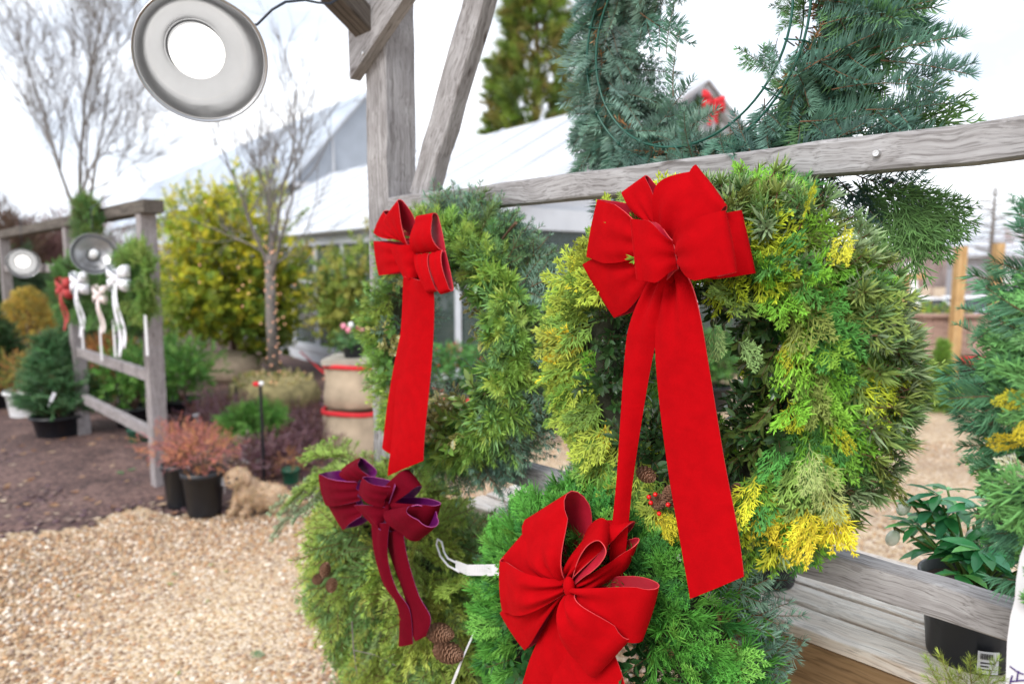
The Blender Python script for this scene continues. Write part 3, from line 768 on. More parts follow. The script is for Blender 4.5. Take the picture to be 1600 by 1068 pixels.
lay(f, 'rosette', c1_, R1 + .02, r1, 48, (30, 88), (15, 75), (.026, .036), ROS, .2, .9, 0, .25, rr=1.1)
lay(f, 'rosette', c1_, R1 + .05, r1, 50, (-30, 16), (-10, 40), (.025, .035), ROS, .5, .7, 0, .25, rr=1.0)
lay(f, 'rosette', c1_, R1 + .02, r1, 36, (75, 150), (-20, 50), (.02, .03), np.array([.20, .26, .10]), .3, .7, 0, .3, rr=1.0)
lay(f, 'rosette', c1_, R1 + .02, r1, 30, (-105, -55), (-20, 50), (.02, .03), np.array([.2, .26, .08]), .3, .6, 0, .3, rr=1.0)
lay(f, 'radial', c1_, R1 + .015, r1, 60, (-60, 85), (-80, 0), (.045, .06), np.array([.12, .17, .045]), .5, .6, 0, .3, rr=.8)
f.build('spruce_foliage', m_fir, W1)
f = FB()
lay(f, 'box', c1_, R1, r1, 190, (-110, 250), (108, 180), (.045, .068), np.array([.025, .065, .022]), .0, .7, (-.5, .2), .35, rr=.75)
lay(f, 'box', c1_, R1, r1, 34, (-50, 60), (112, 150), (.05, .065), np.array([.07, .12, .03]), .0, .6, (-.6, -.2), .3, rr=.85, gravity=.4)
f.build('boxwood_foliage', m_leaf, W1)
pine_cone(W1, PP(1010, 741, .155), AX * .9 + UP * -.1 + AF * .25, .033, .013)
pine_cone(W1, PP(1047, 775, .155), AX * .1 + UP * 1 + AF * .2, .034, .013)
pine_cone(W1, PP(1152, 772, .14), AX * .1 + UP * 1 + AF * .3, .034, .012)
pine_cone(W1, PP(1028, 783, .15), AX * .6 + UP * .3 + AF * .5, .026, .013)
for q in ((1024, 772), (1017, 785), (1044, 788), (1030, 802), (1014, 776)):
    b = MB(); b.ball(PP(*q, .166), .0036); b.build('berry', m_berry, W1, True)
RM = [m_red, m_redback, m_edge]
OFFB[0] = .025
bow = thing('bow', PP(1053, 400, .16), ALPHA); bow.parent = W1; bow.matrix_basis = mw(W1).inverted() @ mw(bow)
kw = dict(pleat=.003)
loop(bow, RM, (1042, 372), (1050, 394), (968, 299), (1004, 273), .165, .165, us=.8, r=.009, p=1.3, bulge=.006, **kw)
loop(bow, RM, (1038, 398), (1068, 392), (1079, 258), (1127, 322), .165, .185, .185, us=.55, r=.010, bulge=.018, sidecurve=(-.030, .0), **kw)
loop(bow, RM, (1050, 378), (1054, 396), (928, 312), (911, 401), .165, .165, .155, us=.75, r=.010, p=1.9, bulge=.016, **kw)
loop(bow, RM, (1046, 396), (1056, 414), (905, 414), (954, 497), .15, .14, .14, us=.85, r=.010, p=1.9, bulge=.016, **kw)
loop(bow, RM, (1052, 388), (1056, 410), (1154, 328), (1176, 427), .165, .155, .15, us=.6, r=.010, p=1.8, bulge=.014, **kw)
loop(bow, RM, (1056, 402), (1062, 412), (1110, 438), (1146, 424), .16, .15, .16, r=.010, p=1.6, bulge=.01, **kw)
loop(bow, RM, (1050, 376), (1058, 420), (982, 341), (992, 436), .205, .225, .222, us=.58, r=.010, bulge=.012, pleat=.0015)
loop(bow, RM, (1054, 380), (1062, 418), (1121, 330), (1139, 427), .212, .244, .240, us=.5, r=.010, bulge=.014, pleat=.0015)
knot(bow, RM, (1055, 398), .188, .012)
tail(bow, RM, [(1034, 420), (1012, 450), (986, 505), (974, 565), (962, 741), (953, 880), (969, 939)], [(1060, 420), (1046, 450), (1032, 503), (1010, 603), (988, 741), (978, 860), (969.5, 938)], [(.165, .175), (.17, .18), (.175, .18), (.18, .175), (.185, .17), (.18, .17), (.175, .175)], .010, 1.6, .45, seed=3)
tail(bow, RM, [(1042, 420), (1033, 450), (1026, 505), (1030, 600), (1045, 740), (1065, 870), (1077, 936)], [(1068, 420), (1084, 450), (1098, 500), (1113, 590), (1132, 720), (1151, 830), (1161, 901)], [.17, .178, .18, .178, .18, .185, .185], .013, 2.3, .42, seed=5)

# ------------------------------------------------------------------ fir wreath with red bow (middle)
W2, c2_ = wreath('wreath', (705, 534), .055, 'round mixed fir wreath with variegated holly inside and a red bow, nearest the post')
R2, r2 = .215, .052
wreath_core(c2_, R2, r2 * .6, W2)
f = FB()
T2 = lambda th, ph: np.where(rng.random(len(th))[:, None] < .45, np.array([.13, .24, .05]), np.where(rng.random(len(th))[:, None] < .6, np.array([.09, .19, .07]), np.array([.20, .29, .06])))
T2b = lambda th, ph: np.where(rng.random(len(th))[:, None] < .7, np.array([.11, .20, .16]), np.array([.10, .2, .09]))
lay(f, 'radial', c2_, R2, r2, 230, (0, 360), (20, 112), (.055, .08), lambda a, b: T2(a, b) * 1.25, .3, .65, (-.3, .3), .35, rr=.6)
lay(f, 'rosette', c2_, R2, r2, 150, (-90, 90), (30, 120), (.032, .048), lambda a, b: T2(a, b) * 1.3, .2, .9, 0, .3, rr=1.2)
lay(f, 'flat', c2_, R2, r2, 190, (-100, 110), (-50, 35), (.08, .12), T2b, .6, .45, (-.3, .3), .3, rr=.6)
lay(f, 'flat', c2_, R2, r2, 120, (110, 260), (-60, 60), (.08, .11), T2, .5, .4, (-.2, .3), .3, rr=.6)
lay(f, 'flat', c2_, R2, r2, 24, (100, 150), (-30, 20), (.09, .12), np.array([.16, .24, .17]), .8, .3, (-.2, .3), .2, rr=.7)
lay(f, 'flat', c2_, R2, r2, 110, (0, 360), (180, 320), (.08, .11), T2b, .4, .4, 0, .3, rr=.5)
lay(f, 'radial', c2_, R2, r2, 12, (55, 100), (-20, 60), (.08, .10), np.array([.13, .21, .08]), .9, .4, (-.3, .2), .2, rr=.6)
f.build('fir_foliage', m_fir, W2)
f = FB()
lay(f, 'holly', c2_, R2, r2, 40, (0, 360), (100, 155), (.045, .065), np.array([.07, .17, .04]), .0, .7, (-.3, .3), .4, rr=.8)
lay(f, 'box', c2_, R2, r2, 9, (-70, -35), (85, 120), (.07, .09), np.array([.13, .22, .05]), 0, .9, .1, .25, rr=.9)
f.build('holly_leaves', m_leaf, W2)
f = FB()
lay(f, 'varieg', c2_, R2, r2, 50, (-115, -55), (105, 160), (.05, .065), np.array([.09, .15, .04]), .0, .8, 0, .4, rr=1.1)
lay(f, 'varieg', c2_, R2, r2, 30, (0, 130), (115, 160), (.035, .045), np.array([.09, .15, .04]), .0, .8, 0, .4, rr=1.0)
lay(f, 'varieg', c2_, R2, r2, 10, (165, 200), (115, 160), (.035, .045), np.array([.09, .15, .04]), .0, .8, 0, .4, rr=1.0)
f.build('variegated_holly_leaves', m_leaf, W2)
b = MB(); b.tube([PP(786, 372, .08), PP(797, 358, .10), PP(806, 348, .115)], [.003, .0028, .0035], 6); b.build('cut_twig', m_bark, W2)
bow = thing('bow', PP(645, 430, .16), ALPHA); bow.parent = W2; bow.matrix_basis = mw(W2).inverted() @ mw(bow)
loop(bow, RM, (640, 372), (650, 392), (577, 362), (592, 330), .16, .17, .175, r=.018, p=1.3, bulge=.014, pleat=.002)
loop(bow, RM, (643, 384), (646, 396), (596, 342), (617, 313), .165, .18, .19, r=.010, p=1.2, bulge=.010, pleat=.002)
loop(bow, RM, (640, 385), (645, 420), (578, 377), (586, 430), .165, .18, .175, r=.015, p=1.5, bulge=.014, pleat=.002)
loop(bow, RM, (648, 383), (652, 434), (606, 386), (629, 437), .185, .20, .20, r=.010, p=1.0, bulge=.008, pleat=.001)
loop(bow, RM, (650, 396), (691, 392), (645, 338), (671, 333), .185, .19, .195, r=.011, p=1.0, bulge=.014, pleat=.001, back=.002)
loop(bow, RM, (648, 398), (670, 395), (663, 456), (679, 453), .19, .205, .205, r=.008, p=1.0, bulge=.008, pleat=.001, back=.002)
loop(bow, RM, (671, 396), (692, 390), (684, 458), (700, 453), .19, .205, .205, r=.008, p=1.0, bulge=.008, pleat=.001, back=.002)
knot(bow, RM, (650, 425), .165, .018)
tail(bow, RM, [(634, 430), (628, 500), (618, 570), (604, 650), (595, 700)], [(660, 430), (655, 500), (650, 570), (636, 650), (613, 711)], [.175, .175, .175, .17, .17], .003, 1.2, .3, seed=7)
tail(bow, RM, [(635, 432), (628, 472), (621, 560), (614, 690), (607, 743)], [(676, 440), (677, 475), (672, 575), (668, 655), (663, 719)], [.19, .19, .192, .195, .195], .004, 1.3, .3, seed=8)

# ------------------------------------------------------------------ yellow-green balsam wreath with burgundy bow (lower left)
W3, c3_ = wreath('wreath', (630, 925), .07, 'drooping yellow-green fir wreath with a dark burgundy velvet bow and two clusters of pinecones')
R3, r3 = .185, .09
wreath_core(c3_, R3, r3 * .55, W3)
f = FB()
T3 = lambda th, ph: 1.12 * np.where(rng.random(len(th))[:, None] < .5, np.array([.17, .26, .055]), np.where(rng.random(len(th))[:, None] < .5, np.array([.11, .20, .07]), np.array([.22, .27, .06])))
lay(f, 'long', c3_, R3, r3, 200, (90, 280), (-40, 140), (.13, .20), T3, .5, .3, (-.1, .35), .3, rr=.6, gravity=.75)
lay(f, 'long', c3_, R3 * .6, r3, 90, (0, 360), (40, 140), (.10, .14), T3, .4, .3, 0, .3, rr=.4, gravity=.8)
lay(f, 'long', c3_, R3, r3, 150, (-80, 90), (-40, 130), (.11, .17), T3, .35, .35, (-.35, .1), .3, rr=.6, gravity=.5)
lay(f, 'long', c3_, R3, r3, 26, (115, 165), (-20, 50), (.13, .18), T3, .9, .35, (-.3, .5), .2, rr=.7)
lay(f, 'long', c3_, R3, r3, 60, (0, 360), (180, 320), (.11, .16), T3, .4, .4, 0, .3, rr=.6)
lay(f, 'flat', c3_, R3, r3, 60, (-90, 90), (20, 120), (.07, .10), np.array([.20, .27, .05]), .3, .5, 0, .3, rr=.9)
f.build('fir_foliage', m_fir, W3)
# the frosty sprays reaching out to the left
f = FB()
for (x0, y0), (x1, y1), s in (((520, 745), (425, 795), .11), ((520, 765), (420, 828), .10), ((540, 735), (455, 775), .08), ((560, 735), (490, 738), .12), ((545, 715), (480, 696), .07), ((590, 735), (520, 690), .12)):
    a, b_ = PP(x0, y0, .12), PP(x1, y1, .12); chain(f, 'flat' if y0 > 740 else 'long', a, b_, AF * .6 + UP, np.array([.20, .29, .19]) if y0 > 740 else np.array([.17, .27, .06]), .11)
f.build('reaching_sprays', m_fir, W3)
b = MB(); b.tube([PP(550, 970, .17), PP(552, 1010, .175), PP(560, 1066, .17), PP(566, 1090, .17)], .0016, 5); b.tube([PP(552, 1015, .175), PP(585, 1022, .17), PP(620, 1040, .16)], .0011, 5); b.build('bare_twig', m_barkgrey, W3)
for q, ax_, s, rr_ in (((508, 889), AX * .3 + UP, .034, .014), ((497, 904), AX + UP * .6, .036, .013), ((518, 914), AX - UP * .5 + AF * .8, .034, .014)):
    pine_cone(W3, PP(*q, .26), ax_, s, rr_)
for q, ax_, s, rr_ in (((689, 989), AX + UP * .28, .072, .021), ((702, 1019), AX + UP * .22, .078, .022)):
    pine_cone(W3, PP(*q, .215), ax_, s, rr_, nsc=110, op=.55)
BM = [m_burg, m_burgback, m_edgeb]
OFFB[0] = .07
bow = thing('bow', PP(600, 800, .17), ALPHA); bow.parent = W3; bow.matrix_basis = mw(W3).inverted() @ mw(bow)
loop(bow, BM, (551, 754), (579, 744), (528, 731), (556, 713), .17, .16, .15, r=.014, p=1, bulge=.02, pleat=.002)
loop(bow, BM, (556, 752), (562, 782), (488, 742), (499, 790), .17, .18, .18, r=.030, p=1.3, bulge=.018, pleat=.002)
loop(bow, BM, (556, 780), (566, 806), (499, 772), (529, 828), .165, .16, .165, r=.018, p=1.3, bulge=.014, pleat=.002)
loop(bow, BM, (592, 786), (606, 798), (622, 736), (643, 762), .165, .165, .165, r=.018, p=1.4, bulge=.014, pleat=.002)
loop(bow, BM, (600, 780), (610, 800), (674, 792), (661, 828), .165, .165, .165, r=.018, p=1.4, bulge=.016, pleat=.002)
loop(bow, BM, (598, 792), (609, 760), (553, 772), (559, 746), .195, .205, .20, r=.020, p=1.4, bulge=.014, pleat=.001)
loop(bow, BM, (602, 792), (598, 826), (545, 788), (583, 828), .19, .205, .205, r=.024, p=1.2, bulge=.014, pleat=.001)
loop(bow, BM, (602, 798), (640, 790), (635, 848), (660, 826), .19, .20, .205, r=.024, p=1.1, bulge=.014, pleat=.001)
knot(bow, BM, (603, 795), .185, .014)
OFFB[0] = .10
tail(bow, BM, [(584, 815), (587, 864), (597, 912), (622, 952), (626, 1008)], [(610, 815), (607, 870), (617, 920), (640, 955), (648, 1004)], [.16, .165, .165, .15, .14], .003, 1.5, .4, seed=11)
tail(bow, BM, [(604, 830), (618, 890), (632, 940), (645, 985), (652, 1000)], [(630, 826), (638, 880), (652, 930), (674, 965), (668, 992)], [.14, .145, .145, .14, .14], .003, 1.5, .4, seed=12)

OFFB[0] = 0.012
# ------------------------------------------------------------------ feathery green wreath with red bow (lower middle)
W4, c4_ = wreath('wreath', (948, 1010), .10, 'feathery bright green cedar wreath with a many-looped red bow, hanging lowest in the middle')
R4, r4 = .195, .085
wreath_core(c4_, R4, r4 * .6, W4)
f = FB()
T4 = lambda th, ph: np.where(rng.random(len(th))[:, None] < .6, np.array([.06, .21, .035]), np.where(rng.random(len(th))[:, None] < .5, np.array([.10, .28, .05]), np.array([.03, .13, .03])))
lay(f, 'feather', c4_, R4, r4, 800, (0, 360), (-50, 130), (.042, .066), T4, .5, .45, (-.3, .3), .3, rr=.9)
lay(f, 'cypfine', c4_, R4, r4, 320, (0, 360), (-50, 120), (.05, .075), T4, .5, .45, (-.3, .3), .3, rr=.8)
lay(f, 'feather', c4_, R4, r4, 300, (0, 360), (180, 310), (.05, .07), T4, .4, .4, 0, .3, rr=.8)
f.build('cedar_foliage', m_cyp, W4)
f = FB()
lay(f, 'flat', c4_, R4, r4, 70, (-60, 200), (-60, 20), (.09, .12), np.array([.10, .19, .15]), .8, .3, (-.2, .2), .25, rr=.7)
for a_, b_ in (((885, 850), (868, 762)), ((925, 850), (920, 790)), ((905, 860), (938, 800)), ((815, 870), (800, 798)), ((1110, 950), (1175, 925)), ((1130, 1050), (1208, 1035)), ((940, 860), (985, 800))):
    a, b2 = PP(*a_, .08), PP(*b_, .08); chain(f, 'noble', a, b2, AF + UP * .2, np.array([.09, .19, .15]), .08)
f.build('fir_foliage', m_fir, W4)
f = FB()
lay(f, 'leafy', c4_, R4, r4, 60, (0, 360), (110, 175), (.06, .085), np.array([.025, .10, .03]), 0, .8, 0, .4, rr=.9)
f.build('ivy_leaves', m_leaf, W4)
bow = thing('bow', PP(888, 918, .22), ALPHA); bow.parent = W4; bow.matrix_basis = mw(W4).inverted() @ mw(bow)
kw = dict(pleat=.005, npl=2)
loop(bow, RM, (884, 900), (890, 910), (926, 822), (972, 824), .22, .215, .21, r=.03, p=1.2, bulge=.02, **kw)
loop(bow, RM, (890, 908), (896, 920), (992, 858), (976, 897), .22, .205, .20, r=.022, p=1.5, bulge=.02, **kw)
loop(bow, RM, (882, 902), (888, 908), (803, 822), (868, 781), .225, .24, .245, r=.034, p=1.3, bulge=.022, **kw)
loop(bow, RM, (882, 906), (886, 916), (771, 880), (812, 832), .225, .235, .235, r=.022, p=1.4, bulge=.02, **kw)
loop(bow, RM, (884, 914), (886, 924), (773, 962), (811, 1020), .225, .23, .23, r=.020, p=1.5, bulge=.018, **kw)
loop(bow, RM, (882, 906), (884, 926), (770, 881), (774, 960), .235, .255, .25, r=.024, p=1.7, bulge=.028, **kw)
loop(bow, RM, (890, 916), (894, 930), (1010, 926), (985, 1010), .23, .25, .245, r=.022, p=1.5, bulge=.022, **kw)
loop(bow, RM, (886, 930), (898, 924), (912, 1062), (966, 1002), .24, .265, .26, r=.022, p=1.6, bulge=.028, **kw)
# the small arched loop standing edge on above the knot
def arch(parent, mats, ks, off0, wid, name='loop'):
    rows = []; P = [PP(x, y, off0) for x, y in ks]; n = len(P); wd = nrm(AF * .8 - UP * .2 + AX * .5)
    for t in np.linspace(0, n - 1, 36):
        i = int(min(t, n - 2)); f_ = t - i; g = lambda k: P[min(max(k, 0), n - 1)]
        p = .5 * ((2 * g(i)) + (-g(i - 1) + g(i + 1)) * f_ + (2 * g(i - 1) - 5 * g(i) + 4 * g(i + 1) - g(i + 2)) * f_ ** 2 + (-g(i - 1) + 3 * g(i) - 3 * g(i + 1) + g(i + 2)) * f_ ** 3)
        u = t / (n - 1); ww = wid * (.3 + .7 * min(1, 4 * u, 4 * (1 - u) + .2))
        rows.append([p + wd * ww * (x - .5) for x in np.linspace(0, 1, 9)])
    mb = MB(); Gd = np.array(rows); sheet(mb, Gd, flip=True); return mb.build(name, mats, parent, True)
arch(bow, RM, [(893, 912), (903, 870), (918, 838), (938, 826), (950, 842), (940, 862), (915, 885), (895, 908)], .235, .06)
knot(bow, RM, (889, 916), .245, .013)
tail(bow, RM, [(872, 930), (850, 980), (830, 1030), (812, 1080), (800, 1110)], [(892, 930), (892, 980), (888, 1030), (884, 1080), (880, 1110)], [.21, .215, .22, .22, .22], .006, 2, .5, seed=21)
tail(bow, RM, [(884, 930), (874, 990), (868, 1030), (862, 1080), (860, 1110)], [(900, 935), (935, 985), (962, 1030), (982, 1078), (990, 1110)], [.215, .22, .225, .225, .225], .006, 2, .5, seed=22)

# ------------------------------------------------------------------ noble fir wreath seen from behind (top)
W5, c5_ = wreath('wreath', (1090, 62), -.10, 'blue-green noble fir wreath seen from its wired back, behind the upper rail, no bow')
f = FB(); Rn = .205
def noble_ring(f, n, thr, size, out, grav, tint, offr, sw=(-.5, .5), kind='noble', j=.25):
    th = np.radians(rng.uniform(*thr, n)); radial = np.cos(th)[:, None] * AX + np.sin(th)[:, None] * UP; tang = -np.sin(th)[:, None] * AX + np.cos(th)[:, None] * UP
    B = c5_ + radial * (Rn + rng.uniform(-.025, .02, n)[:, None]) + AF * rng.uniform(*offr, n)[:, None]
    D = radial * out + tang * rng.uniform(*sw, n)[:, None] + rng.normal(0, j, (n, 3)) - UP * grav
    f.put(kind, B, D, AF + rng.normal(0, .35, (n, 3)), rng.uniform(*size, n), tint)
TB = np.array([.085, .185, .16]); TBl = np.array([.14, .25, .225]); TG = np.array([.10, .22, .10])
noble_ring(f, 130, (-60, 60), (.10, .175), .8, .05, TB, (-.06, .025), (-.6, .2))
noble_ring(f, 30, (-40, 40), (.13, .18), 1.0, .05, TG, (-.05, .01), (-.5, .2))
noble_ring(f, 120, (95, 262), (.09, .14), .35, .35, TBl, (-.06, .03), (.2, 1.0))
noble_ring(f, 75, (105, 255), (.09, .13), -.8, .4, TBl, (-.06, .03), (.1, .9))
noble_ring(f, 90, (105, 258), (.10, .15), 1.0, .3, TBl, (-.06, .02), (-.1, .7))
noble_ring(f, 60, (120, 240), (.07, .11), .3, .2, TB, (-.03, .035), (.3, 1.0))
noble_ring(f, 60, (40, 130), (.10, .17), .6, .0, TG, (-.06, .02), (-.6, .6))
noble_ring(f, 60, (-90, -40), (.12, .18), .7, .5, TB * .8, (-.07, -.02), (-.5, .3))
noble_ring(f, 60, (-125, -60), (.06, .09), .3, .0, TB, (-.06, .035), (-.5, .5))
noble_ring(f, 30, (150, 240), (.05, .085), -.9, .2, TBl, (-.04, .03), (-.3, .6))
noble_ring(f, 22, (-40, 35), (.05, .08), -.9, .1, TG, (-.04, .02), (-.3, .6))
for a_, b_ in (((1052, 150), (1030, 20)), ((1000, 20), (1050, 70)), ((1215, 60), (1162, 88)), ((1085, 255), (1078, 180)), ((1100, 262), (1112, 205)), ((1060, 260), (1040, 200)), ((1180, 250), (1172, 165)),
                ((1260, 100), (1512, 88)), ((1250, 190), (1470, 150)), ((1240, 120), (1500, 50)), ((1230, 235), (1450, 215)), ((1280, 40), (1480, 5)), ((1250, 260), (1440, 180)), ((1300, 140), (1505, 110))):
    a, b2 = PP(*a_, -.045), PP(*b_, -.045); chain(f, 'noble', a, b2, AF + UP * .5, TB)
for a_, b_ in (((1250, 275), (1290, 345)), ((1280, 280), (1330, 350)), ((1310, 280), (1370, 345)), ((1340, 280), (1400, 330)), ((1370, 275), (1440, 320)), ((1220, 270), (1240, 330)), ((1300, 275), (1320, 340)), ((1330, 270), (1420, 345))):
    a, b2 = PP(*a_, -.08), PP(*b_, -.085); chain(f, 'noble', a, b2, AF, TB * .7, .09)
for q in range(40):
    th = rng.uniform(0, 2 * math.pi); B = c5_ + (AX * math.cos(th) + UP * math.sin(th)) * (Rn + rng.normal(0, .012)) + AF * .03
    f.put('thin', B, (UP * math.cos(th) - AX * math.sin(th)) * rng.choice([-1, 1]) + rng.normal(0, .2, 3), AF, .05, np.array([.30, .17, .08]))
f.build('noble_fir_foliage', m_fir, W5)
f = FB()
for a_, b_ in (((1330, 280), (1460, 400)), ((1360, 290), (1490, 370)), ((1300, 290), (1390, 390)), ((1400, 300), (1500, 340)), ((1380, 280), (1420, 395)), ((1300, 215), (1490, 180)), ((1320, 230), (1500, 165)), ((1400, 290), (1475, 385)), ((1345, 285), (1440, 400)), ((1370, 285), (1465, 360)), ((1315, 290), (1420, 370)), ((1410, 285), (1495, 365)), ((1390, 290), (1450, 385))):
    a, b2 = PP(*a_, -.08), PP(*b_, -.08); f.put('whip', a, b2 - a + UP * .0, AF, np.linalg.norm(b2 - a) * 1.05, np.array([.07, .15, .05]), spread=.1)
f.build('cypress_tips', m_cyp, W5)
b = MB()
for rr_, o_ in ((Rn - .013, .048), (Rn + .013, .044)):
    b.tube([c5_ + (AX * math.cos(t) + UP * math.sin(t)) * rr_ + AF * o_ for t in np.linspace(0, 2 * math.pi, 73)], .0022, 6, cap=False)
for rr_, o_ in ((Rn - .02, -.01), (Rn + .02, -.01)):
    b.tube([c5_ + (AX * math.cos(t) + UP * math.sin(t)) * rr_ + AF * o_ for t in np.linspace(0, 2 * math.pi, 73)], .0015, 5, cap=False)
for k in range(16):
    t = 2 * math.pi * (k + .3) / 16; d = AX * math.cos(t) + UP * math.sin(t)
    b.tube([c5_ + d * (Rn - .022) + AF * .0, c5_ + d * (Rn - .016) + AF * .050, c5_ + d * (Rn + .016) + AF * .047, c5_ + d * (Rn + .024) + AF * .0], .0013, 5)
b.build('wire_frame', m_greenwire, W5, True)

# ------------------------------------------------------------------ wreath at the right edge
cR = RP(.69, .08, 1.5 - .155)
W6 = thing('wreath', cR, ALPHA, 'fir and cedar wreath with yellow tips cut off by the right edge of the picture', 'wreath')
R6, r6 = .22, .07
wreath_core(cR, R6, r6 * .4, W6)
f = FB()
T6 = np.array([.06, .17, .10])
lay(f, 'noble', cR, R6, r6, 120, (120, 240), (-30, 70), (.09, .14), T6, .9, .3, (-.3, .3), .2, rr=.6)
lay(f, 'flat', cR, R6, r6, 200, (-120, 130), (-40, 170), (.08, .12), T6, .6, .4, .2, .3, rr=.6)
lay(f, 'flat', cR, R6, r6, 100, (0, 360), (180, 320), (.08, .12), T6, .6, .4, .2, .3, rr=.6)
for a_, b_ in (((1600, 470), (1500, 480)), ((1600, 400), (1540, 378)), ((1590, 545), (1494, 540)), ((1590, 590), (1498, 572)), ((1590, 690), (1508, 665)), ((1590, 720), (1505, 690)), ((1600, 500), (1510, 500)), ((1600, 330), (1590, 300))):
    a, b2 = PP(*a_, .11), PP(*b_, .11); chain(f, 'noble', a, b2, AF * .5 + UP, T6, .08)
f.build('fir_foliage', m_fir, W6)
f = FB()
lay(f, 'cyp', cR, R6, r6, 120, (120, 260), (0, 110), (.07, .10), np.array([.07, .19, .06]), .8, .3, (-.1, .4), .25, rr=.8)
sprs(f, 'cypfine', [(1606, 600), (1608, 640), (1606, 690)], .035, YELLOW * .7, (-.6, -.2), off=.15)
lay(f, 'cyp', cR, R6, r6, 5, (165, 200), (0, 50), (.04, .05), np.array([.62, .62, .42]), .9, .4, (-.1, .3), .2, rr=1.1)
f.build('cedar_foliage', m_cyp, W6)
# wreath whose top just reaches into the bottom right corner
cB = RP(.36, .10, .64)
W7 = thing('wreath', cB, ALPHA, 'fir wreath showing only a few twig tips at the bottom right corner', 'wreath')
wreath_core(cB, .20, .04, W7)
f = FB()
lay(f, 'radial', cB, .20, .06, 90, (0, 360), (-40, 110), (.06, .09), np.array([.16, .24, .05]), .6, .4, 0, .3)
for a_, b_ in (((1500, 1085), (1478, 1050)), ((1540, 1085), (1545, 1040)), ((1520, 1090), (1515, 1052)), ((1480, 1090), (1462, 1060))):
    a, b2 = PP(*a_, .13), PP(*b_, .13); f.put('radial', a, b2 - a, AF, .045, np.array([.19, .26, .05]))
f.build('fir_foliage', m_fir, W7)

# ------------------------------------------------------------------ tags
def strip(mb, pts, wv, th=.0005, m=0):
    """flat band along pts with half-width vectors wv"""
    G_ = np.array([[p - w_, p + w_] for p, w_ in zip(pts, wv)]); nn = nrm(np.cross(G_[1, 0] - G_[0, 0], G_[0, 1] - G_[0, 0]))
    n = len(pts); A = np.concatenate([(G_ + nn * th).reshape(-1, 3), (G_ - nn * th).reshape(-1, 3)])
    F = []
    for i in range(n - 1):
        a = i * 2; F += [(a, a + 1, a + 3, a + 2), (2 * n + a, 2 * n + a + 2, 2 * n + a + 3, 2 * n + a + 1), (a, a + 2, 2 * n + a + 2, 2 * n + a), (a + 1, 2 * n + a + 1, 2 * n + a + 3, a + 3)]
    F += [(0, 2 * n, 2 * n + 1, 1), (2 * n - 2, 2 * n - 1, 4 * n - 1, 4 * n - 2)]
    mb.add(A, F, m); return nn
tg = thing('price_tag', PP(725, 888, .2), ALPHA, 'white strap tag with a slotted end sticking out left from beside the many-looped red bow', 'tag')
b = MB(); z = UP * .011
pts = [PP(*q, o) for q, o in (((712, 882), .17), ((730, 890), .19), ((770, 890), .21), ((820, 888), .20))]
strip(b, pts, [z * .9, z * 1.0, z * 1.0, z * 1.0])
ptl = [PP(*q, o) for q, o in (((718, 893), .175), ((700, 883), .165), ((688, 868), .16), ((682, 850), .16), ((684, 842), .16), ((690, 846), .16), ((694, 862), .162), ((700, 872), .165), ((712, 878), .17))]
b.tube(ptl, .0022, 6)
b.build('strap', m_paper, tg)
b = MB()
for k in range(4):
    for j in range(7):
        p = PP(742 + j * 3.8, 884 + k * 2.4, .2115); b.box(p, (.0012, .0002, .0003 + .0001 * (j % 2)), np.stack([AX, AF, UP], 1))
b.build('fine_print', m_inkg, tg)
tg = thing('price_tag', PP(728, 1020, .2), ALPHA, 'thin curling white tag strap hanging beside the large pair of pinecones', 'tag')
b = MB(); pts = [PP(*q, o) for q, o in (((742, 985), .20), ((735, 1000), .205), ((724, 1025), .21), ((714, 1050), .21), ((704, 1075), .20))]
strip(b, pts, [AX * .0015, AX * .0045 + AF * .003, AX * .004 + AF * .003, AX * .0035, AX * .003]); b.build('strap', m_paper, tg)
tg = thing('price_tag', PP(1600, 980, .1), ALPHA, 'large white tag with purple handwriting hanging at the bottom right corner', 'tag')
b = MB(); o_ = .13
q = [(1601, 850), (1594, 868), (1588, 905), (1586, 935), (1579, 962), (1578, 970), (1574, 1000), (1571, 1085)]
L_ = [PP(x, y, o_) for x, y in q]; R_ = [PP(1680, y, o_) for x, y in q]
strip(b, [(a + c_) / 2 for a, c_ in zip(L_, R_)], [(c_ - a) / 2 for a, c_ in zip(L_, R_)]); b.build('card', m_paper, tg)
b = MB()
for s_ in (((1578, 1040), (1590, 1049), (1600, 1053)), ((1592, 1048), (1590, 1056), (1589, 1064)), ((1580, 1064), (1590, 1063), (1602, 1062)), ((1582, 1055), (1579, 1064), (1578, 1072))):
    b.tube([PP(x, y, o_ + .0015) for x, y in s_], .0008, 5)
b.build('handwriting', m_ink, tg)

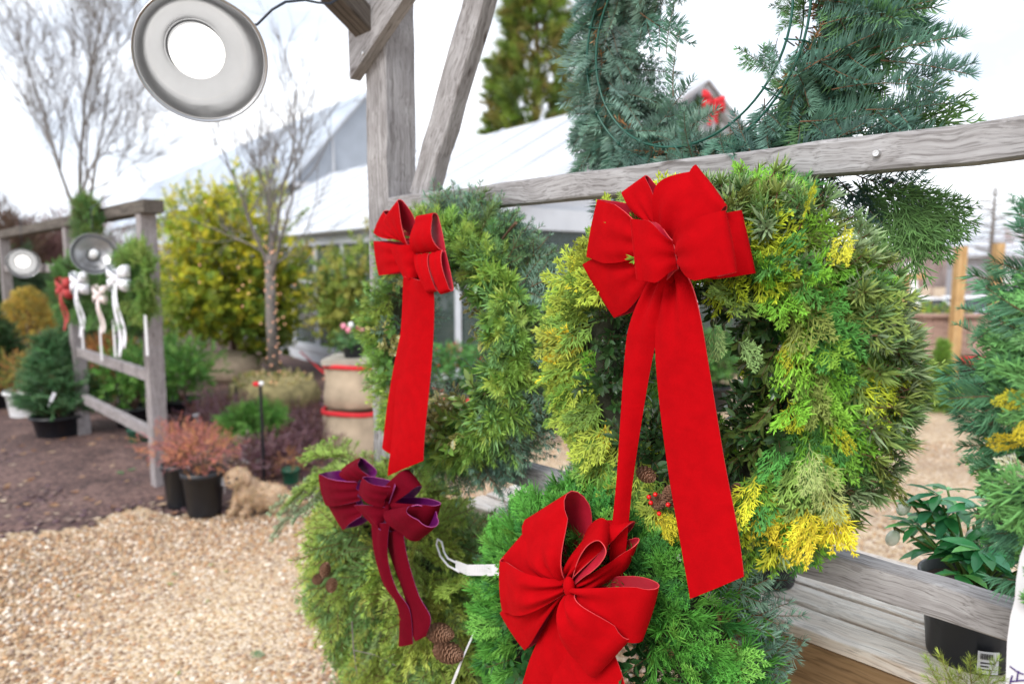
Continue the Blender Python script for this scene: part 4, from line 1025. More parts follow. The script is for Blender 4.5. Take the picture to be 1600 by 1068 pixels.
# ------------------------------------------------------------------ reflector lamps
def lamp(name, c, axis, R, label, group, cord=None, lit=True, roll=0, dp=1.0):
    """axis: the way the opening looks"""
    axis = np.array(axis, float); axis /= np.linalg.norm(axis)
    x = np.cross(UP, axis); x /= np.linalg.norm(x); y = np.cross(axis, x); Rm = np.stack([x, y, axis], 1)
    t = thing(name, c, 0, label, 'lamp', group)
    o = [(1.0, 0), (1.015, .01), (1.0, .03), (.965, -.02), (.93, -.10), (.84, -.28), (.74, -.48), (.66, -.66), (.58, -.80), (.50, -.88), (.46, -.92)]
    prof = [(1.0, -.0), (1.018, .012), (1.0, .028), (.975, -.01), (.965, -.09), (.93, -.30), (.86, -.55), (.79, -.72)]
    for k in range(9): prof += [(.77 - .033 * k, -.75 - .052 * k), (.750 - .033 * k, -.765 - .052 * k)]
    prof += [(.45, -1.24), (.42, -1.28), (.22, -1.30)]
    prof = [(r, h * dp) for r, h in prof]; V = MB(); n = 48
    inner = [(r * R, h * R) for r, h in prof]
    outer = [((r + .018) * R, (h - .022) * R) for r, h in prof[::-1]]
    V.lathe([(1.0 * R, 0)] + inner[3:] + outer[:-3] + [(1.02 * R, -.01 * R), (1.018 * R, .012 * R), (1.0 * R, .02 * R), (1.0 * R, 0)], c, Rm, n)
    # a dent in the rim, like a knocked metal shade
    P = np.concatenate(V.V); rel = (P - c) @ Rm; ang = np.arctan2(rel[:, 1], rel[:, 0]); dent = .05 * R * np.exp(-((ang - 1.2 + roll) / .35) ** 2) * np.clip(1 + rel[:, 2] / (R * .6), 0, 1)
    dent += .03 * R * np.exp(-((ang + 1.5) / .12) ** 2 - ((rel[:, 2] + .3 * R) / (.08 * R)) ** 2)
    P = P - (rel[:, :1] * x + rel[:, 1:2] * y) / (np.linalg.norm(rel[:, :2], axis=1, keepdims=True) + 1e-9) * dent[:, None]
    npmesh('reflector', P, V.F, m_alu, t, smooth=True, world=M4(Rm, c))
    b = MB(); b.lathe([(0, -1.28 * R), (.20 * R, -1.28 * R), (.20 * R, -1.62 * R), (.16 * R, -1.70 * R), (0, -1.72 * R)], c + axis * (1 - dp) * 1.28 * R, Rm, 20); b.build('socket', m_black if lit else m_white, t, True)
    b = MB(); q_ = (1.0 if lit else .45) * R; z_ = -.30 * R
    b.lathe([(0, -.34 * q_ + z_), (.17 * q_, -.345 * q_ + z_), (.31 * q_, -.375 * q_ + z_), (.415 * q_, -.45 * q_ + z_), (.445 * q_, -.53 * q_ + z_), (.38 * q_, -.66 * q_ + z_), (.22 * q_, -.85 * q_ + z_), (.16 * q_, -1.0 * R + z_)], c + axis * (1 - dp) * 1.0 * R, Rm, 28); b.build('bulb', m_bulb if lit else m_white, t, True)
    if cord:
        b = MB(); b.tube(cord, .0028 if R > .1 else .004, 6); b.build('cord', m_cable, t, True)
    return t
cl = at(316, 90, 1.36); ax = nrm(CAMP - cl + np.array([.16, 0, -.20]))
bk = cl - ax * .20
cord = [bk, cl - ax * .17 + UP * .03 + np.array([.06, 0, .0]), at(402, 38, 1.50), at(425, 15, 1.5), at(446, 3, 1.5), at(476, 0, 1.55), at(495, 4, 1.62), at(515, 6, 1.66), at(535, -6, 1.7), at(545, -60, 1.72)]
lamp('reflector_lamp', cl, ax, .118, 'big lit metal reflector lamp hanging at the top left, nearest of the lamps', 'metal reflector lamps', cord)
# ================================================================== the yard
def gravel_mat():
    m, nt, b = mat_new('tan pea gravel'); L = nt.links.new
    tc = N(nt, 'ShaderNodeTexCoord')
    v = N(nt, 'ShaderNodeTexVoronoi'); v.inputs['Scale'].default_value = 62; L(tc.outputs['Object'], v.inputs['Vector'])
    r = N(nt, 'ShaderNodeValToRGB'); e = r.color_ramp.elements
    e[0].position = 0; e[0].color = (.22, .13, .07, 1); e[1].position = 1; e[1].color = (.60, .50, .38, 1)
    for p, c in ((.2, (.46, .32, .18)), (.45, (.58, .44, .28)), (.6, (.40, .30, .22)), (.8, (.64, .52, .38))):
        x = e.new(p); x.color = (*c, 1)
    s = N(nt, 'ShaderNodeSeparateColor'); L(v.outputs['Color'], s.inputs[0]); L(s.outputs[0], r.inputs[0])
    nz = N(nt, 'ShaderNodeTexNoise'); nz.inputs['Scale'].default_value = 1.3; nz.inputs['Detail'].default_value = 5; L(tc.outputs['Object'], nz.inputs['Vector'])
    r2 = N(nt, 'ShaderNodeValToRGB'); r2.color_ramp.elements[0].position = .3; r2.color_ramp.elements[0].color = (.66, .62, .60, 1); r2.color_ramp.elements[1].position = .65
    L(nz.outputs['Fac'], r2.inputs[0])
    mx = N(nt, 'ShaderNodeMix', data_type='RGBA', blend_type='MULTIPLY'); mx.inputs[0].default_value = 1; L(r.outputs[0], mx.inputs[6]); L(r2.outputs[0], mx.inputs[7]); L(mx.outputs[2], b.inputs['Base Color'])
    bm = N(nt, 'ShaderNodeBump'); bm.invert = True; bm.inputs['Strength'].default_value = .8; bm.inputs['Distance'].default_value = .012; L(v.outputs['Distance'], bm.inputs['Height']); L(bm.outputs[0], b.inputs['Normal'])
    b.inputs['Roughness'].default_value = .8
    return m
m_gravel = gravel_mat()
def mulch_mat():
    m, nt, b = mat_new('damp purple brown bark mulch'); L = nt.links.new
    tc = N(nt, 'ShaderNodeTexCoord')
    v = N(nt, 'ShaderNodeTexVoronoi'); v.inputs['Scale'].default_value = 45; L(tc.outputs['Object'], v.inputs['Vector'])
    nz = N(nt, 'ShaderNodeTexNoise'); nz.inputs['Scale'].default_value = 2.2; nz.inputs['Detail'].default_value = 8; nz.inputs['Roughness'].default_value = .7; L(tc.outputs['Object'], nz.inputs['Vector'])
    s = N(nt, 'ShaderNodeSeparateColor'); L(v.outputs['Color'], s.inputs[0])
    ad = N(nt, 'ShaderNodeMath', operation='MULTIPLY_ADD'); ad.inputs[1].default_value = .35; L(s.outputs[0], ad.inputs[0]); L(nz.outputs['Fac'], ad.inputs[2])
    r = N(nt, 'ShaderNodeValToRGB'); e = r.color_ramp.elements; e[0].position = .42; e[0].color = (.034, .018, .017, 1); e[1].position = .86; e[1].color = (.17, .10, .085, 1)
    x = e.new(.62); x.color = (.078, .042, .038, 1)
    L(ad.outputs[0], r.inputs[0]); L(r.outputs[0], b.inputs['Base Color']); b.inputs['Roughness'].default_value = .85
    bm = N(nt, 'ShaderNodeBump'); bm.inputs['Strength'].default_value = .9; bm.inputs['Distance'].default_value = .02; L(ad.outputs[0], bm.inputs['Height']); L(bm.outputs[0], b.inputs['Normal'])
    return m
m_mulch = mulch_mat()
def gh(x, y):
    s = lambda t, a, b_: np.clip((t - a) / (b_ - a), 0, 1) ** 2 * (3 - 2 * np.clip((t - a) / (b_ - a), 0, 1))
    return -1.25 * s(y, 9.0, 14.0) * s(x, 4.0, 6.0)
xs = np.concatenate([-np.geomspace(260, 3.2, 26), np.linspace(-3, 14, 70), np.geomspace(15, 260, 22)])
ys = np.concatenate([[-60, -20, -8], np.linspace(-2, 20, 90), np.geomspace(22, 320, 26)])
XX, YY = np.meshgrid(xs, ys, indexing='ij'); ZZ = gh(XX, YY) + .008 * np.sin(XX * 2.1 + 1) * np.sin(YY * 1.7)
V = np.stack([XX, YY, ZZ], 2).reshape(-1, 3); ny = len(ys)
F = np.array([(i * ny + j, (i + 1) * ny + j, (i + 1) * ny + j + 1, i * ny + j + 1) for i in range(len(xs) - 1) for j in range(ny - 1)])
tag(npmesh('ground', V, F, m_gravel), kind='structure')
# mulch bed with a ragged edge
edge = [G(*q) for q in ((-700, 900), (-300, 860), (-60, 838), (60, 836), (130, 828), (200, 800), (300, 806), (380, 806), (440, 800), (520, 770), (600, 745), (700, 715), (800, 690))]
def fbm(x, y, s=0):
    v = 0
    for k, (f_, a) in enumerate(((1.3, .5), (3.1, .25), (7.3, .13), (15., .07))): v = v + a * np.sin(f_ * x + 2.1 * k + s) * np.cos(f_ * 1.13 * y - 1.7 * k + s * 2)
    return v
E = np.array(edge)[:, :2]; seg = []
for a, b_ in zip(E[:-1], E[1:]):
    for t in np.linspace(0, 1, 16)[:-1]: seg.append(a + (b_ - a) * t)
seg.append(E[-1]); seg = np.array(seg)
seg[:, 1] += .10 * fbm(seg[:, 0] * 3, seg[:, 1] * 3)
rows = []
for k, t in enumerate(np.concatenate([[0], np.geomspace(.004, 1, 28)])):
    far = np.stack([seg[:, 0] * 3.0 - 6, np.full(len(seg), 32.)], 1); q = seg + (far - seg) * t
    z = .004 + .022 * min(1, k / 6) + .02 * fbm(q[:, 0] * 2, q[:, 1] * 2) * min(1, k / 5) * (1 if t < .5 else 0)
    z = np.maximum(z, .003) if k else np.full(len(seg), -.012); rows.append(np.column_stack([q, z]))
R_ = np.array(rows); nu, nv = R_.shape[:2]
F = np.array([(i * nv + j, i * nv + j + 1, (i + 1) * nv + j + 1, (i + 1) * nv + j) for i in range(nu - 1) for j in range(nv - 1)])
tag(npmesh('mulch_bed', R_.reshape(-1, 3), F, m_mulch), kind='structure')
# pebbles, chips and leaves
ICO = None
def blob_scatter(name, n, area, size, cols, mat, flat=.6, cond=None, z0=0.0, shape='peb'):
    P = []
    while len(P) < n:
        x = rng.uniform(*area[0]); y = rng.uniform(*area[1])
        if cond is None or cond(x, y): P.append((x, y))
    P = np.array(P); n = len(P)
    if shape == 'peb':
        V0 = np.array([[0, 0, 1], [.9, 0, .25], [.28, .85, .25], [-.73, .53, .25], [-.73, -.53, .25], [.28, -.85, .25], [.6, .5, -.5], [-.3, .75, -.5], [-.75, -.1, -.5], [-.1, -.8, -.5], [.7, -.4, -.5]])
        T0 = np.array([(0, 1, 2), (0, 2, 3), (0, 3, 4), (0, 4, 5), (0, 5, 1), (1, 6, 2), (2, 6, 7), (2, 7, 3), (3, 7, 8), (3, 8, 4), (4, 8, 9), (4, 9, 5), (5, 9, 10), (5, 10, 1), (1, 10, 6)])
    else:
        V0 = np.array([[-1, 0, .1], [-.3, .5, .0], [-.3, -.5, .25], [.4, .45, .2], [.4, -.45, .0], [1, 0, .3]]); T0 = np.array([(0, 2, 1), (1, 2, 4), (1, 4, 3), (3, 4, 5)])
    a = rng.uniform(0, 6.28, n); s = rng.uniform(size[0], size[1], n); c_, s_ = np.cos(a), np.sin(a)
    st_ = rng.uniform(.7, 1.2, (n, 3)) * np.array([1, .8, flat]); Vv = V0[None] * st_[:, None] * s[:, None, None]
    x = Vv[..., 0] * c_[:, None] - Vv[..., 1] * s_[:, None]; y = Vv[..., 0] * s_[:, None] + Vv[..., 1] * c_[:, None]
    z = Vv[..., 2] + (gh(P[:, 0], P[:, 1]) + z0)[:, None] + s[:, None] * flat * .3
    W_ = np.stack([x + P[:, :1], y + P[:, 1:], z], 2).reshape(-1, 3)
    T = (T0[None] + (np.arange(n) * len(V0))[:, None, None]).reshape(-1, 3)
    cl = np.array(cols)[rng.integers(0, len(cols), n)] * rng.uniform(.75, 1.2, (n, 1))
    return tag(npmesh(name, W_, T, mat, None, np.repeat(cl, len(V0), 0), None, shape == 'peb'), kind='stuff')
m_peb = foliage('pebble', .75, 0.0, .3, .1)
m_dry = foliage('dry leaf', .8, .15, .2, .2)
ex, ey = seg[:, 0], seg[:, 1]
o_ = np.argsort(ex)
edge_y = lambda x: np.interp(x, ex[o_], ey[o_])
vis = lambda x, y: abs(x) < y * .80 + .2
PC = [(.43, .28, .16), (.35, .20, .11), (.56, .44, .33), (.22, .14, .09), (.46, .32, .20), (.30, .22, .17), (.66, .58, .49), (.38, .22, .11)]
blob_scatter('gravel', 26000, ((-3.6, 1.2), (2.2, 4.6)), (.007, .016), PC, m_peb, cond=lambda x, y: vis(x, y) and y < edge_y(x) + rng.normal(0, .06))
blob_scatter('gravel', 9000, ((-.5, 8), (3, 9)), (.007, .014), PC, m_peb, cond=lambda x, y: vis(x, y) and y < edge_y(x))
blob_scatter('bark_chips', 9000, ((-7, 1), (3.6, 9)), (.012, .035), [(.13, .08, .075), (.07, .042, .045), (.20, .14, .12), (.10, .06, .07)], m_peb, .35, lambda x, y: vis(x, y) and y > edge_y(x), .012)
blob_scatter('fallen_leaves', 900, ((-7, 1), (3.6, 9)), (.02, .045), [(.42, .26, .15), (.50, .36, .24), (.30, .15, .08), (.55, .44, .32)], m_dry, .5, lambda x, y: vis(x, y) and y > edge_y(x) - .1, .02, 'leaf')
blob_scatter('fallen_leaves', 110, ((-3.0, 1.0), (2.2, 4.4)), (.008, .022), [(.35, .22, .12), (.20, .24, .08), (.45, .33, .2)], m_dry, .5, lambda x, y: vis(x, y) and y < edge_y(x), .012, 'leaf')
blob_scatter('fallen_leaves', 700, ((-2.3, -.2), (4.2, 6.5)), (.02, .045), [(.35, .17, .09), (.42, .22, .12), (.50, .36, .24)], m_dry, .5, lambda x, y: vis(x, y) and y > edge_y(x) - .05, .02, 'leaf')
for i, (q, s_) in enumerate((((405, 1025), .035), ((268, 906), .02), ((195, 742), .05))):
    f = FB(); p = G(*q) + UP * .03
    f.put('flat', np.tile(p, (2, 1)), rng.normal(0, 1, (2, 3)) * [1, 1, .05], UP, s_ * 1.5, np.array([.10, .22, .12])); o = f.build('fallen_sprig', m_fir)
    tag(o, ['small green fir sprig lying on the gravel at the bottom left', 'tiny green sprig lying on the gravel left of the burgundy bow', 'green sprig lying on the dark mulch in front of the far stand'][i], 'sprig', 'fallen sprigs')

# ------------------------------------------------------------------ greenhouses
m_gframe = plain('white painted aluminium', (.58, .61, .66), .4, var=.08, vscale=3)
m_glass, nt, b = mat_new('greenhouse glass'); b.inputs['Base Color'].default_value = (.10, .14, .13, 1); b.inputs['Roughness'].default_value = .08
b.inputs['Alpha'].default_value = .45
m_poly = plain('white polythene roof', (.56, .58, .62), .45, var=.05, vscale=1.2)
m_roofg = plain('bluish roof glazing', (.36, .41, .48), .5, var=.18, vscale=.7, spec=.2)
GA = np.array([-3.98, 11.8, 0.]); GD = np.array([.628, -.778, 0.]); GN = np.array([.778, .628, 0.])
def ghp(k, o, z): return GA + GD * k + GN * o + UP * z
def quadbox(mb, P, n, th, m=0):
    P = np.array(P); Q = P + np.array(n) * th; k = len(P)
    mb.add(np.concatenate([P, Q]), [tuple(range(k))[::-1], tuple(range(k, 2 * k))] + [(i, (i + 1) % k, k + (i + 1) % k, k + i) for i in range(k)], m)
def bar(mb, a, b_, w_, h_, m=0):
    a, b_ = np.array(a), np.array(b_); R = frame_from(b_ - a); mb.box((a + b_) / 2, (np.linalg.norm(b_ - a) / 2, w_ / 2, h_ / 2), R, m)
def greenhouse(k0, k1, o0, o1, ze, zr, label, roofmat, bay, sill=.25):
    g = thing('greenhouse', ghp((k0 + k1) / 2, (o0 + o1) / 2, 0), math.atan2(GD[1], GD[0]), label, 'greenhouse', 'greenhouses')
    om = (o0 + o1) / 2; sl = UP * (zr - ze) + GN * (om - o0); nr = nrm(np.cross(GD, sl)); nr = nr if nr[2] > 0 else -nr
    b = MB(); ov = .12
    e0 = -GN * .18 - UP * .18 * (zr - ze) / (om - o0)
    quadbox(b, [ghp(k0 - ov, o0, ze) + e0, ghp(k1 + ov, o0, ze) + e0, ghp(k1 + ov, om, zr), ghp(k0 - ov, om, zr)], nr, .03)
    sl2 = nr - 2 * (nr @ GN) * GN
    e1 = GN * .18 - UP * .18 * (zr - ze) / (om - o0)
    quadbox(b, [ghp(k0 - ov, o1, ze) + e1, ghp(k1 + ov, o1, ze) + e1, ghp(k1 + ov, om, zr - .002), ghp(k0 - ov, om, zr - .002)], sl2, .03)
    b.build('roof', roofmat, g)
    b = MB(); n = int((k1 - k0) / bay)
    for i in range(n + 1):
        k = k0 + (k1 - k0) * i / n
        bar(b, ghp(k, o0, sill), ghp(k, o0, ze), .07, .07)
        bar(b, ghp(k, o0 - .16, ze - .06) + nr * .05, ghp(k, om - .03, zr - .02) + nr * .05, .035, .03)
    bar(b, ghp(k0, o0 - .02, ze - .12), ghp(k1, o0 - .02, ze - .12), .06, .26)
    bar(b, ghp(k0, o0 - .012, 1.30), ghp(k1, o0 - .012, 1.30), .045, .05); bar(b, ghp(k0, o0 - .012, sill), ghp(k1, o0 - .012, sill), .09, .09)
    for kk, sg in ((k1, 1), (k0, -1)):
        for i in range(5):
            o2 = o0 + (o1 - o0) * i / 4; zt = ze + (zr - ze) * (1 - abs(o2 - om) / (om - o0)); bar(b, ghp(kk, o2, 0), ghp(kk, o2, zt - .05), .07, .07)
        bar(b, ghp(kk + .012 * sg, o0, ze - .1), ghp(kk + .012 * sg, o1, ze - .1), .06, .22); bar(b, ghp(kk + .012 * sg, o0, 1.3), ghp(kk + .012 * sg, o1, 1.3), .04, .05)
        bar(b, ghp(kk + .02 * sg, o0, ze), ghp(kk + .02 * sg, om, zr), .09, .12); bar(b, ghp(kk + .02 * sg, o1, ze), ghp(kk + .02 * sg, om, zr - .004), .09, .12)
    b.build('frame', m_gframe, g)
    b = MB(); quadbox(b, [ghp(k0, o0 + .03, sill), ghp(k1, o0 + .03, sill), ghp(k1, o0 + .03, ze), ghp(k0, o0 + .03, ze)], GN, .006)
    quadbox(b, [ghp(k1 - .03, o0 + .05, sill), ghp(k1 - .03, o1, sill), ghp(k1 - .03, o1, ze), ghp(k1 - .03, o0 + .05, ze)], -GD, .006)
    b.build('glazing', m_glass, g)
    b = MB(); quadbox(b, [ghp(k1 - .04, o0 + .06, ze), ghp(k1 - .04, o1, ze), ghp(k1 - .04, om, zr - .06)], -GD, .01)
    b.build('gable', roofmat, g); b = MB(); quadbox(b, [ghp(k0 + .04, o0 + .06, ze), ghp(k0 + .04, o1, ze), ghp(k0 + .04, om, zr - .06)], GD, .01); b.build('gable', roofmat, g)
    b = MB(); quadbox(b, [ghp(k0, o1, 0), ghp(k1, o1, 0), ghp(k1, o1, ze), ghp(k0, o1, ze)], GN, .02); quadbox(b, [ghp(k0, o0 - .03, 0), ghp(k1, o0 - .03, 0), ghp(k1, o0 - .03, sill - .05), ghp(k0, o0 - .03, sill - .05)], GN, .06)
    b.build('wall', m_gframe, g)
    return g
g1 = greenhouse(-4.3, 6.35, 0, 6, 2.1, 3.78, 'low greenhouse with a white roof and glazed side wall, nearest behind the timber stand', m_poly, .9)
g2 = greenhouse(-58, -15.8, 6.4, 13.8, 5.0, 9.2, 'taller greenhouse with a long bluish glazed roof, farther off behind the bare tree', m_roofg, 3.2)
b = MB(); 
for k in (.6, 2.2, 3.8, 5.2): b.box(ghp(k, 1.6, .4), (.65, .5, .4), frame_from(GD))
b.build('staging', m_wooddark, g1)
f = FB(); n = 200; k = rng.uniform(-3, 6, n); o2 = rng.uniform(.7, 2.6, n)
f.put('leafy', np.array([ghp(a, c_, z) for a, c_, z in zip(k, o2, rng.uniform(.5, 1.5, n))]), rng.normal(0, .5, (n, 3)) + UP, rng.normal(0, 1, (n, 3)), rng.uniform(.2, .4, n), np.array([.06, .14, .04])); f.build('plants_inside', m_bgleaf, g1)

# ------------------------------------------------------------------ plants of the yard
def cloud(f, kind, c, rad3, n, size, tint, out=.8, up=.4, jit=.5, shell=.45, cone=False, lumps=0, kw=None):
    c = np.array(c, float); rad3 = np.array(rad3, float)
    u = nrm(rng.normal(0, 1, (n, 3))); r = rng.uniform(shell, 1, n)[:, None]
    if lumps:
        ctr = nrm(rng.normal(0, 1, (lumps, 3))) * rng.uniform(.35, .8, (lumps, 1)); P = ctr[rng.integers(0, lumps, n)] + u * r * rng.uniform(.28, .42, (n, 1))
    else: P = u * r
    if cone:
        h = rng.uniform(0, 1, n) ** 1.3; a = rng.uniform(0, 6.283, n); w_ = (1 - h) ** .75 * np.minimum(1, .6 + 3 * h) * (rng.uniform(.5, 1, n)); P = np.stack([np.cos(a) * w_, np.sin(a) * w_, h * 2 - 1], 1); u = nrm(np.stack([np.cos(a), np.sin(a), .4 + 0 * a], 1))
    D = u * out + UP * up + rng.normal(0, jit, (n, 3))
    tn = tint[rng.integers(0, len(tint), n)] if np.ndim(tint) == 2 else tint
    f.put(kind, c + P * rad3, D, UP + u * .5 + rng.normal(0, .3, (n, 3)), rng.uniform(size[0], size[1], n), tn, **(kw or {}))
def pot(name_mat, base, r, h, parent, name='pot', soil=True, rim=.012):
    b = MB(); b.lathe([(0, 0), (r * .78, 0), (r * .80, h * .05), (r * .95, h * .86), (r * 1.0, h * .87), (r * 1.05, h * .88), (r * 1.05, h), (r * .98, h), (r * .93, h * .86), (0, h * .85)], base, None, 30)
    return b.build(name, name_mat, parent, True)
def shrub(name, px, py, depth, label, cat, parts, group=None):
    """parts: list of (part name, material, fn(fb)) or pot tuples"""
    p = np.array([at(px, py, depth)[0], depth, 0.]); t = thing(name, p, 0, label, cat, group)
    return t, p
HOL = np.array([[.34, .38, .03], [.20, .28, .03], [.12, .20, .03], [.44, .42, .03], [.42, .40, .04]]) * 1.0
# golden holly with a burlap root ball
t, p = shrub('golden_holly', 366, 600, 9.0, 'tall yellow-green leafy bush with a burlap-wrapped root ball behind the far stand', 'shrub', [])
f = FB(); cloud(f, 'leafy', p + [.0, 0, 1.65], (1.05, .8, 1.2), 1900, (.13, .22), HOL * 1.15, lumps=60); cloud(f, 'leafy', p + [.0, 0, 1.0], (1.0, .9, .72), 1500, (.14, .24), HOL[[1, 2, 2, 0]], lumps=20)
f.build('crown', m_bgleaf, t)
b = MB(); b.tube([p + [.02, 0, .3], p + [.0, 0, .8], p + [.05, 0, 1.6], p + [0, 0, 2.5]], [.04, .035, .025, .01], 7)
for a in range(9): b.tube([p + [0, 0, .6 + .1 * a], p + [.35 * math.cos(a * 2.2), .35 * math.sin(a * 2.2), 1.1 + .12 * a], p + [.6 * math.cos(a * 2.2), .6 * math.sin(a * 2.2), 1.5 + .14 * a]], [.016, .010, .004], 5)
b.build('trunk', m_bark, t)
def rootball(p, r, h, parent, mat=m_burlap, name='root_ball'):
    b = MB(); b.lathe([(0, 0), (r * .7, .0), (r * .95, h * .2), (r, h * .5), (r * .92, h * .8), (r * .6, h * .97), (r * .2, h * 1.02), (0, h)], p, None, 26)
    P = np.concatenate(b.V); a = np.arctan2(P[:, 1] - p[1], P[:, 0] - p[0]); q = 1 + .05 * np.sin(5 * a + P[:, 2] * 9) + .03 * np.sin(13 * a + 4 * P[:, 2])
    P[:, :2] = p[:2] + (P[:, :2] - p[:2]) * q[:, None]; return npmesh(name, P, b.F, mat, parent)
rootball(p, .36, .42, t)

def bare_tree(name, base, H, spread, label, seed, r0=.05, fork=.45, levels=5, lean=(0, 0), mat=m_barkgrey, nb=3, updir=1.0, group=None, minr=.002, kids=(3, 5), rf=.6):
    rg = np.random.default_rng(seed); t = thing(name, base, 0, label, 'tree', group); trunk = MB(); tw = MB()
    base = np.array(base, float)
    def grow(p, d, ln, r, lvl):
        n = 4; pts = [p]; d = d / np.linalg.norm(d)
        for i in range(n):
            d = nrm(d + rg.normal(0, .10, 3) + UP * .05 * updir); pts.append(pts[-1] + d * ln / n)
        (trunk if lvl < 2 else tw).tube(pts, [max(minr * .7, r * (1 - .5 * i / n)) for i in range(n + 1)], 7 if lvl < 2 else 4, cap=False)
        if lvl >= levels: return
        for k in range(rg.integers(*kids) + (1 if lvl == 0 else 0)):
            u = rg.uniform(.35, 1.0) if lvl else rg.uniform(.5, 1.0); i = min(n, int(u * n) + 0); q = pts[i]
            a = rg.uniform(0, 6.283); s_ = spread * rg.uniform(.6, 1.2)
            e = nrm(np.cross(d, [math.cos(a), math.sin(a), .3])); grow(q, d + e * s_, ln * rg.uniform(.55, .8), max(minr, r * .5), lvl + 1)
        grow(pts[-1], d + rg.normal(0, .12, 3), ln * .72, max(minr, r * .55), lvl + 1)
    p0 = base.copy(); top = base + np.array([lean[0], lean[1], H * fork])
    trunk.tube([p0, p0 + (top - p0) * .5 + rg.normal(0, .01, 3), top], [r0, r0 * .88, r0 * .75], 10)
    for k in range(nb):
        a = 6.283 * k / nb + rg.uniform(0, 1); s_ = spread * (.25 if k == 0 else .8)
        grow(top - UP * H * .10 * k / nb, np.array([math.cos(a) * s_, math.sin(a) * s_, 1.]), H * (1 - fork) * (.42 if k == 0 else .34), r0 * rf, 1)
    trunk.build('trunk', mat, t, True); tw.build('branches', mat, t, True)
    return t
# bare tree wound with fairy lights
pt = at(429, 600, 7.2); pt = np.array([pt[0], 7.2, 0.])
T1 = bare_tree('bare_tree', pt + UP * .32, 3.7, .72, 'bare young tree with its trunk wound in fairy lights, rising from a mossy root ball', 5, .062, .36, 5, (.0, 0), nb=4, updir=1.5, minr=.0026, kids=(2, 4), rf=.38)
rb = rootball(pt, .47, .36, T1, plain('mossy burlap', (.26, .22, .10), .95, bump=1, bscale=50, var=.5, vscale=9))
f = FB(); cloud(f, 'feather', pt + UP * .30, (.42, .42, .08), 260, (.05, .09), np.array([[.42, .40, .18], [.34, .30, .14], [.2, .24, .08], [.55, .5, .35]]), up=.8); f.build('moss', m_bgleaf, T1)
SL = thing('fairy_lights', pt + UP * .35, 0, 'string of tiny copper-coloured lights wound round the bare tree trunk', 'string lights')
b = MB(); cpts = []; bulbs = []
for i in range(260):
    u = i / 259; a = i * .42; r = .062 * (1 - .25 * u) + .006; c_ = pt + UP * (.33 + 1.55 * u); cpts.append(c_ + np.array([r * math.cos(a), r * math.sin(a), 0]))
b.tube(cpts, .0025, 4); b.build('wire', m_cable, SL)
m_fairy = emis('copper fairy light', (1, .5, .3), 1.0, (.8, .4, .25))
bm_ = MB(); bm_.ball((0, 0, 0), .0065, None, 8, 6); proto = bm_.build('bulb', m_fairy, None, True); first = True
spots = [cpts[i] for i in range(2, 258, 4)]
for k in range(34):
    a = rng.uniform(0, 6.283); r = rng.uniform(.08, .75); spots.append(pt + np.array([r * math.cos(a), r * math.sin(a), .45 + r * 1.1 + 1.0 * rng.random() if k % 3 else .36 - r * .05]) * np.array([1, 1, 1]))
for q in spots:
    o = proto if first else proto.copy()
    if not first: COL.objects.link(o)
    first = False; o.parent = SL; o.location = Vector([float(x) for x in q]) - SL.location
# big bare tree at the left
q = at(125, 300, 13.); bare_tree('bare_tree', (q[0] + .1, 13., 0), 9.0, .62, 'large bare tree with fine upswept twigs against the sky at the far left', 23, .085, .30, 6, (-.12, 0), nb=4, updir=1.3, minr=.0045, mat=m_barkgrey, kids=(2, 4), rf=.42)
q = at(80, 330, 17.); bare_tree('bare_tree', (q[0], 17., 0), 3.5, .8, 'low bushy reddish bare tree beyond the far stand at the left', 31, .08, .3, 5, nb=5, mat=plain('reddish twigs', (.22, .12, .11), .9), minr=.009, kids=(4, 6))
q = at(10, 350, 15.); bare_tree('bare_tree', (q[0], 15., 0), 3.3, .8, 'low bushy brown bare tree at the far left edge', 33, .08, .3, 5, nb=5, minr=.008, mat=m_bark, kids=(4, 5))

def conifer(px, depth, H, Rr, label, tints, n=420, kind='flat', size=(.4, .7), name='conifer', z0=0, group=None, shell=.5, px_z=400):
    x = at(px, px_z, depth)[0]; p = np.array([x, depth, z0]); t = thing(name, p, 0, label, 'tree', group)
    f = FB(); cloud(f, kind, p + UP * (H * .54), (Rr, Rr, H * .48), n, size, np.array(tints), cone=True, up=.25); f.build('crown', m_bgleaf, t)
    b = MB(); b.tube([p, p + UP * H * .9], [Rr * .08 + .03, .02], 8); b.build('trunk', m_bark, t); return t
YG = [[.13, .20, .035], [.09, .15, .04], [.19, .24, .05], [.16, .15, .045]]
conifer(838, 15.5, 9.6, 1.35, 'tall olive-green arborvitae standing behind the white greenhouse roof', YG, 2600, 'feather', (.35, .6))
conifer(775, 15.5, 5.9, .45, 'short thin arborvitae top beside the taller one behind the greenhouse', YG, 700, 'feather', (.22, .4))
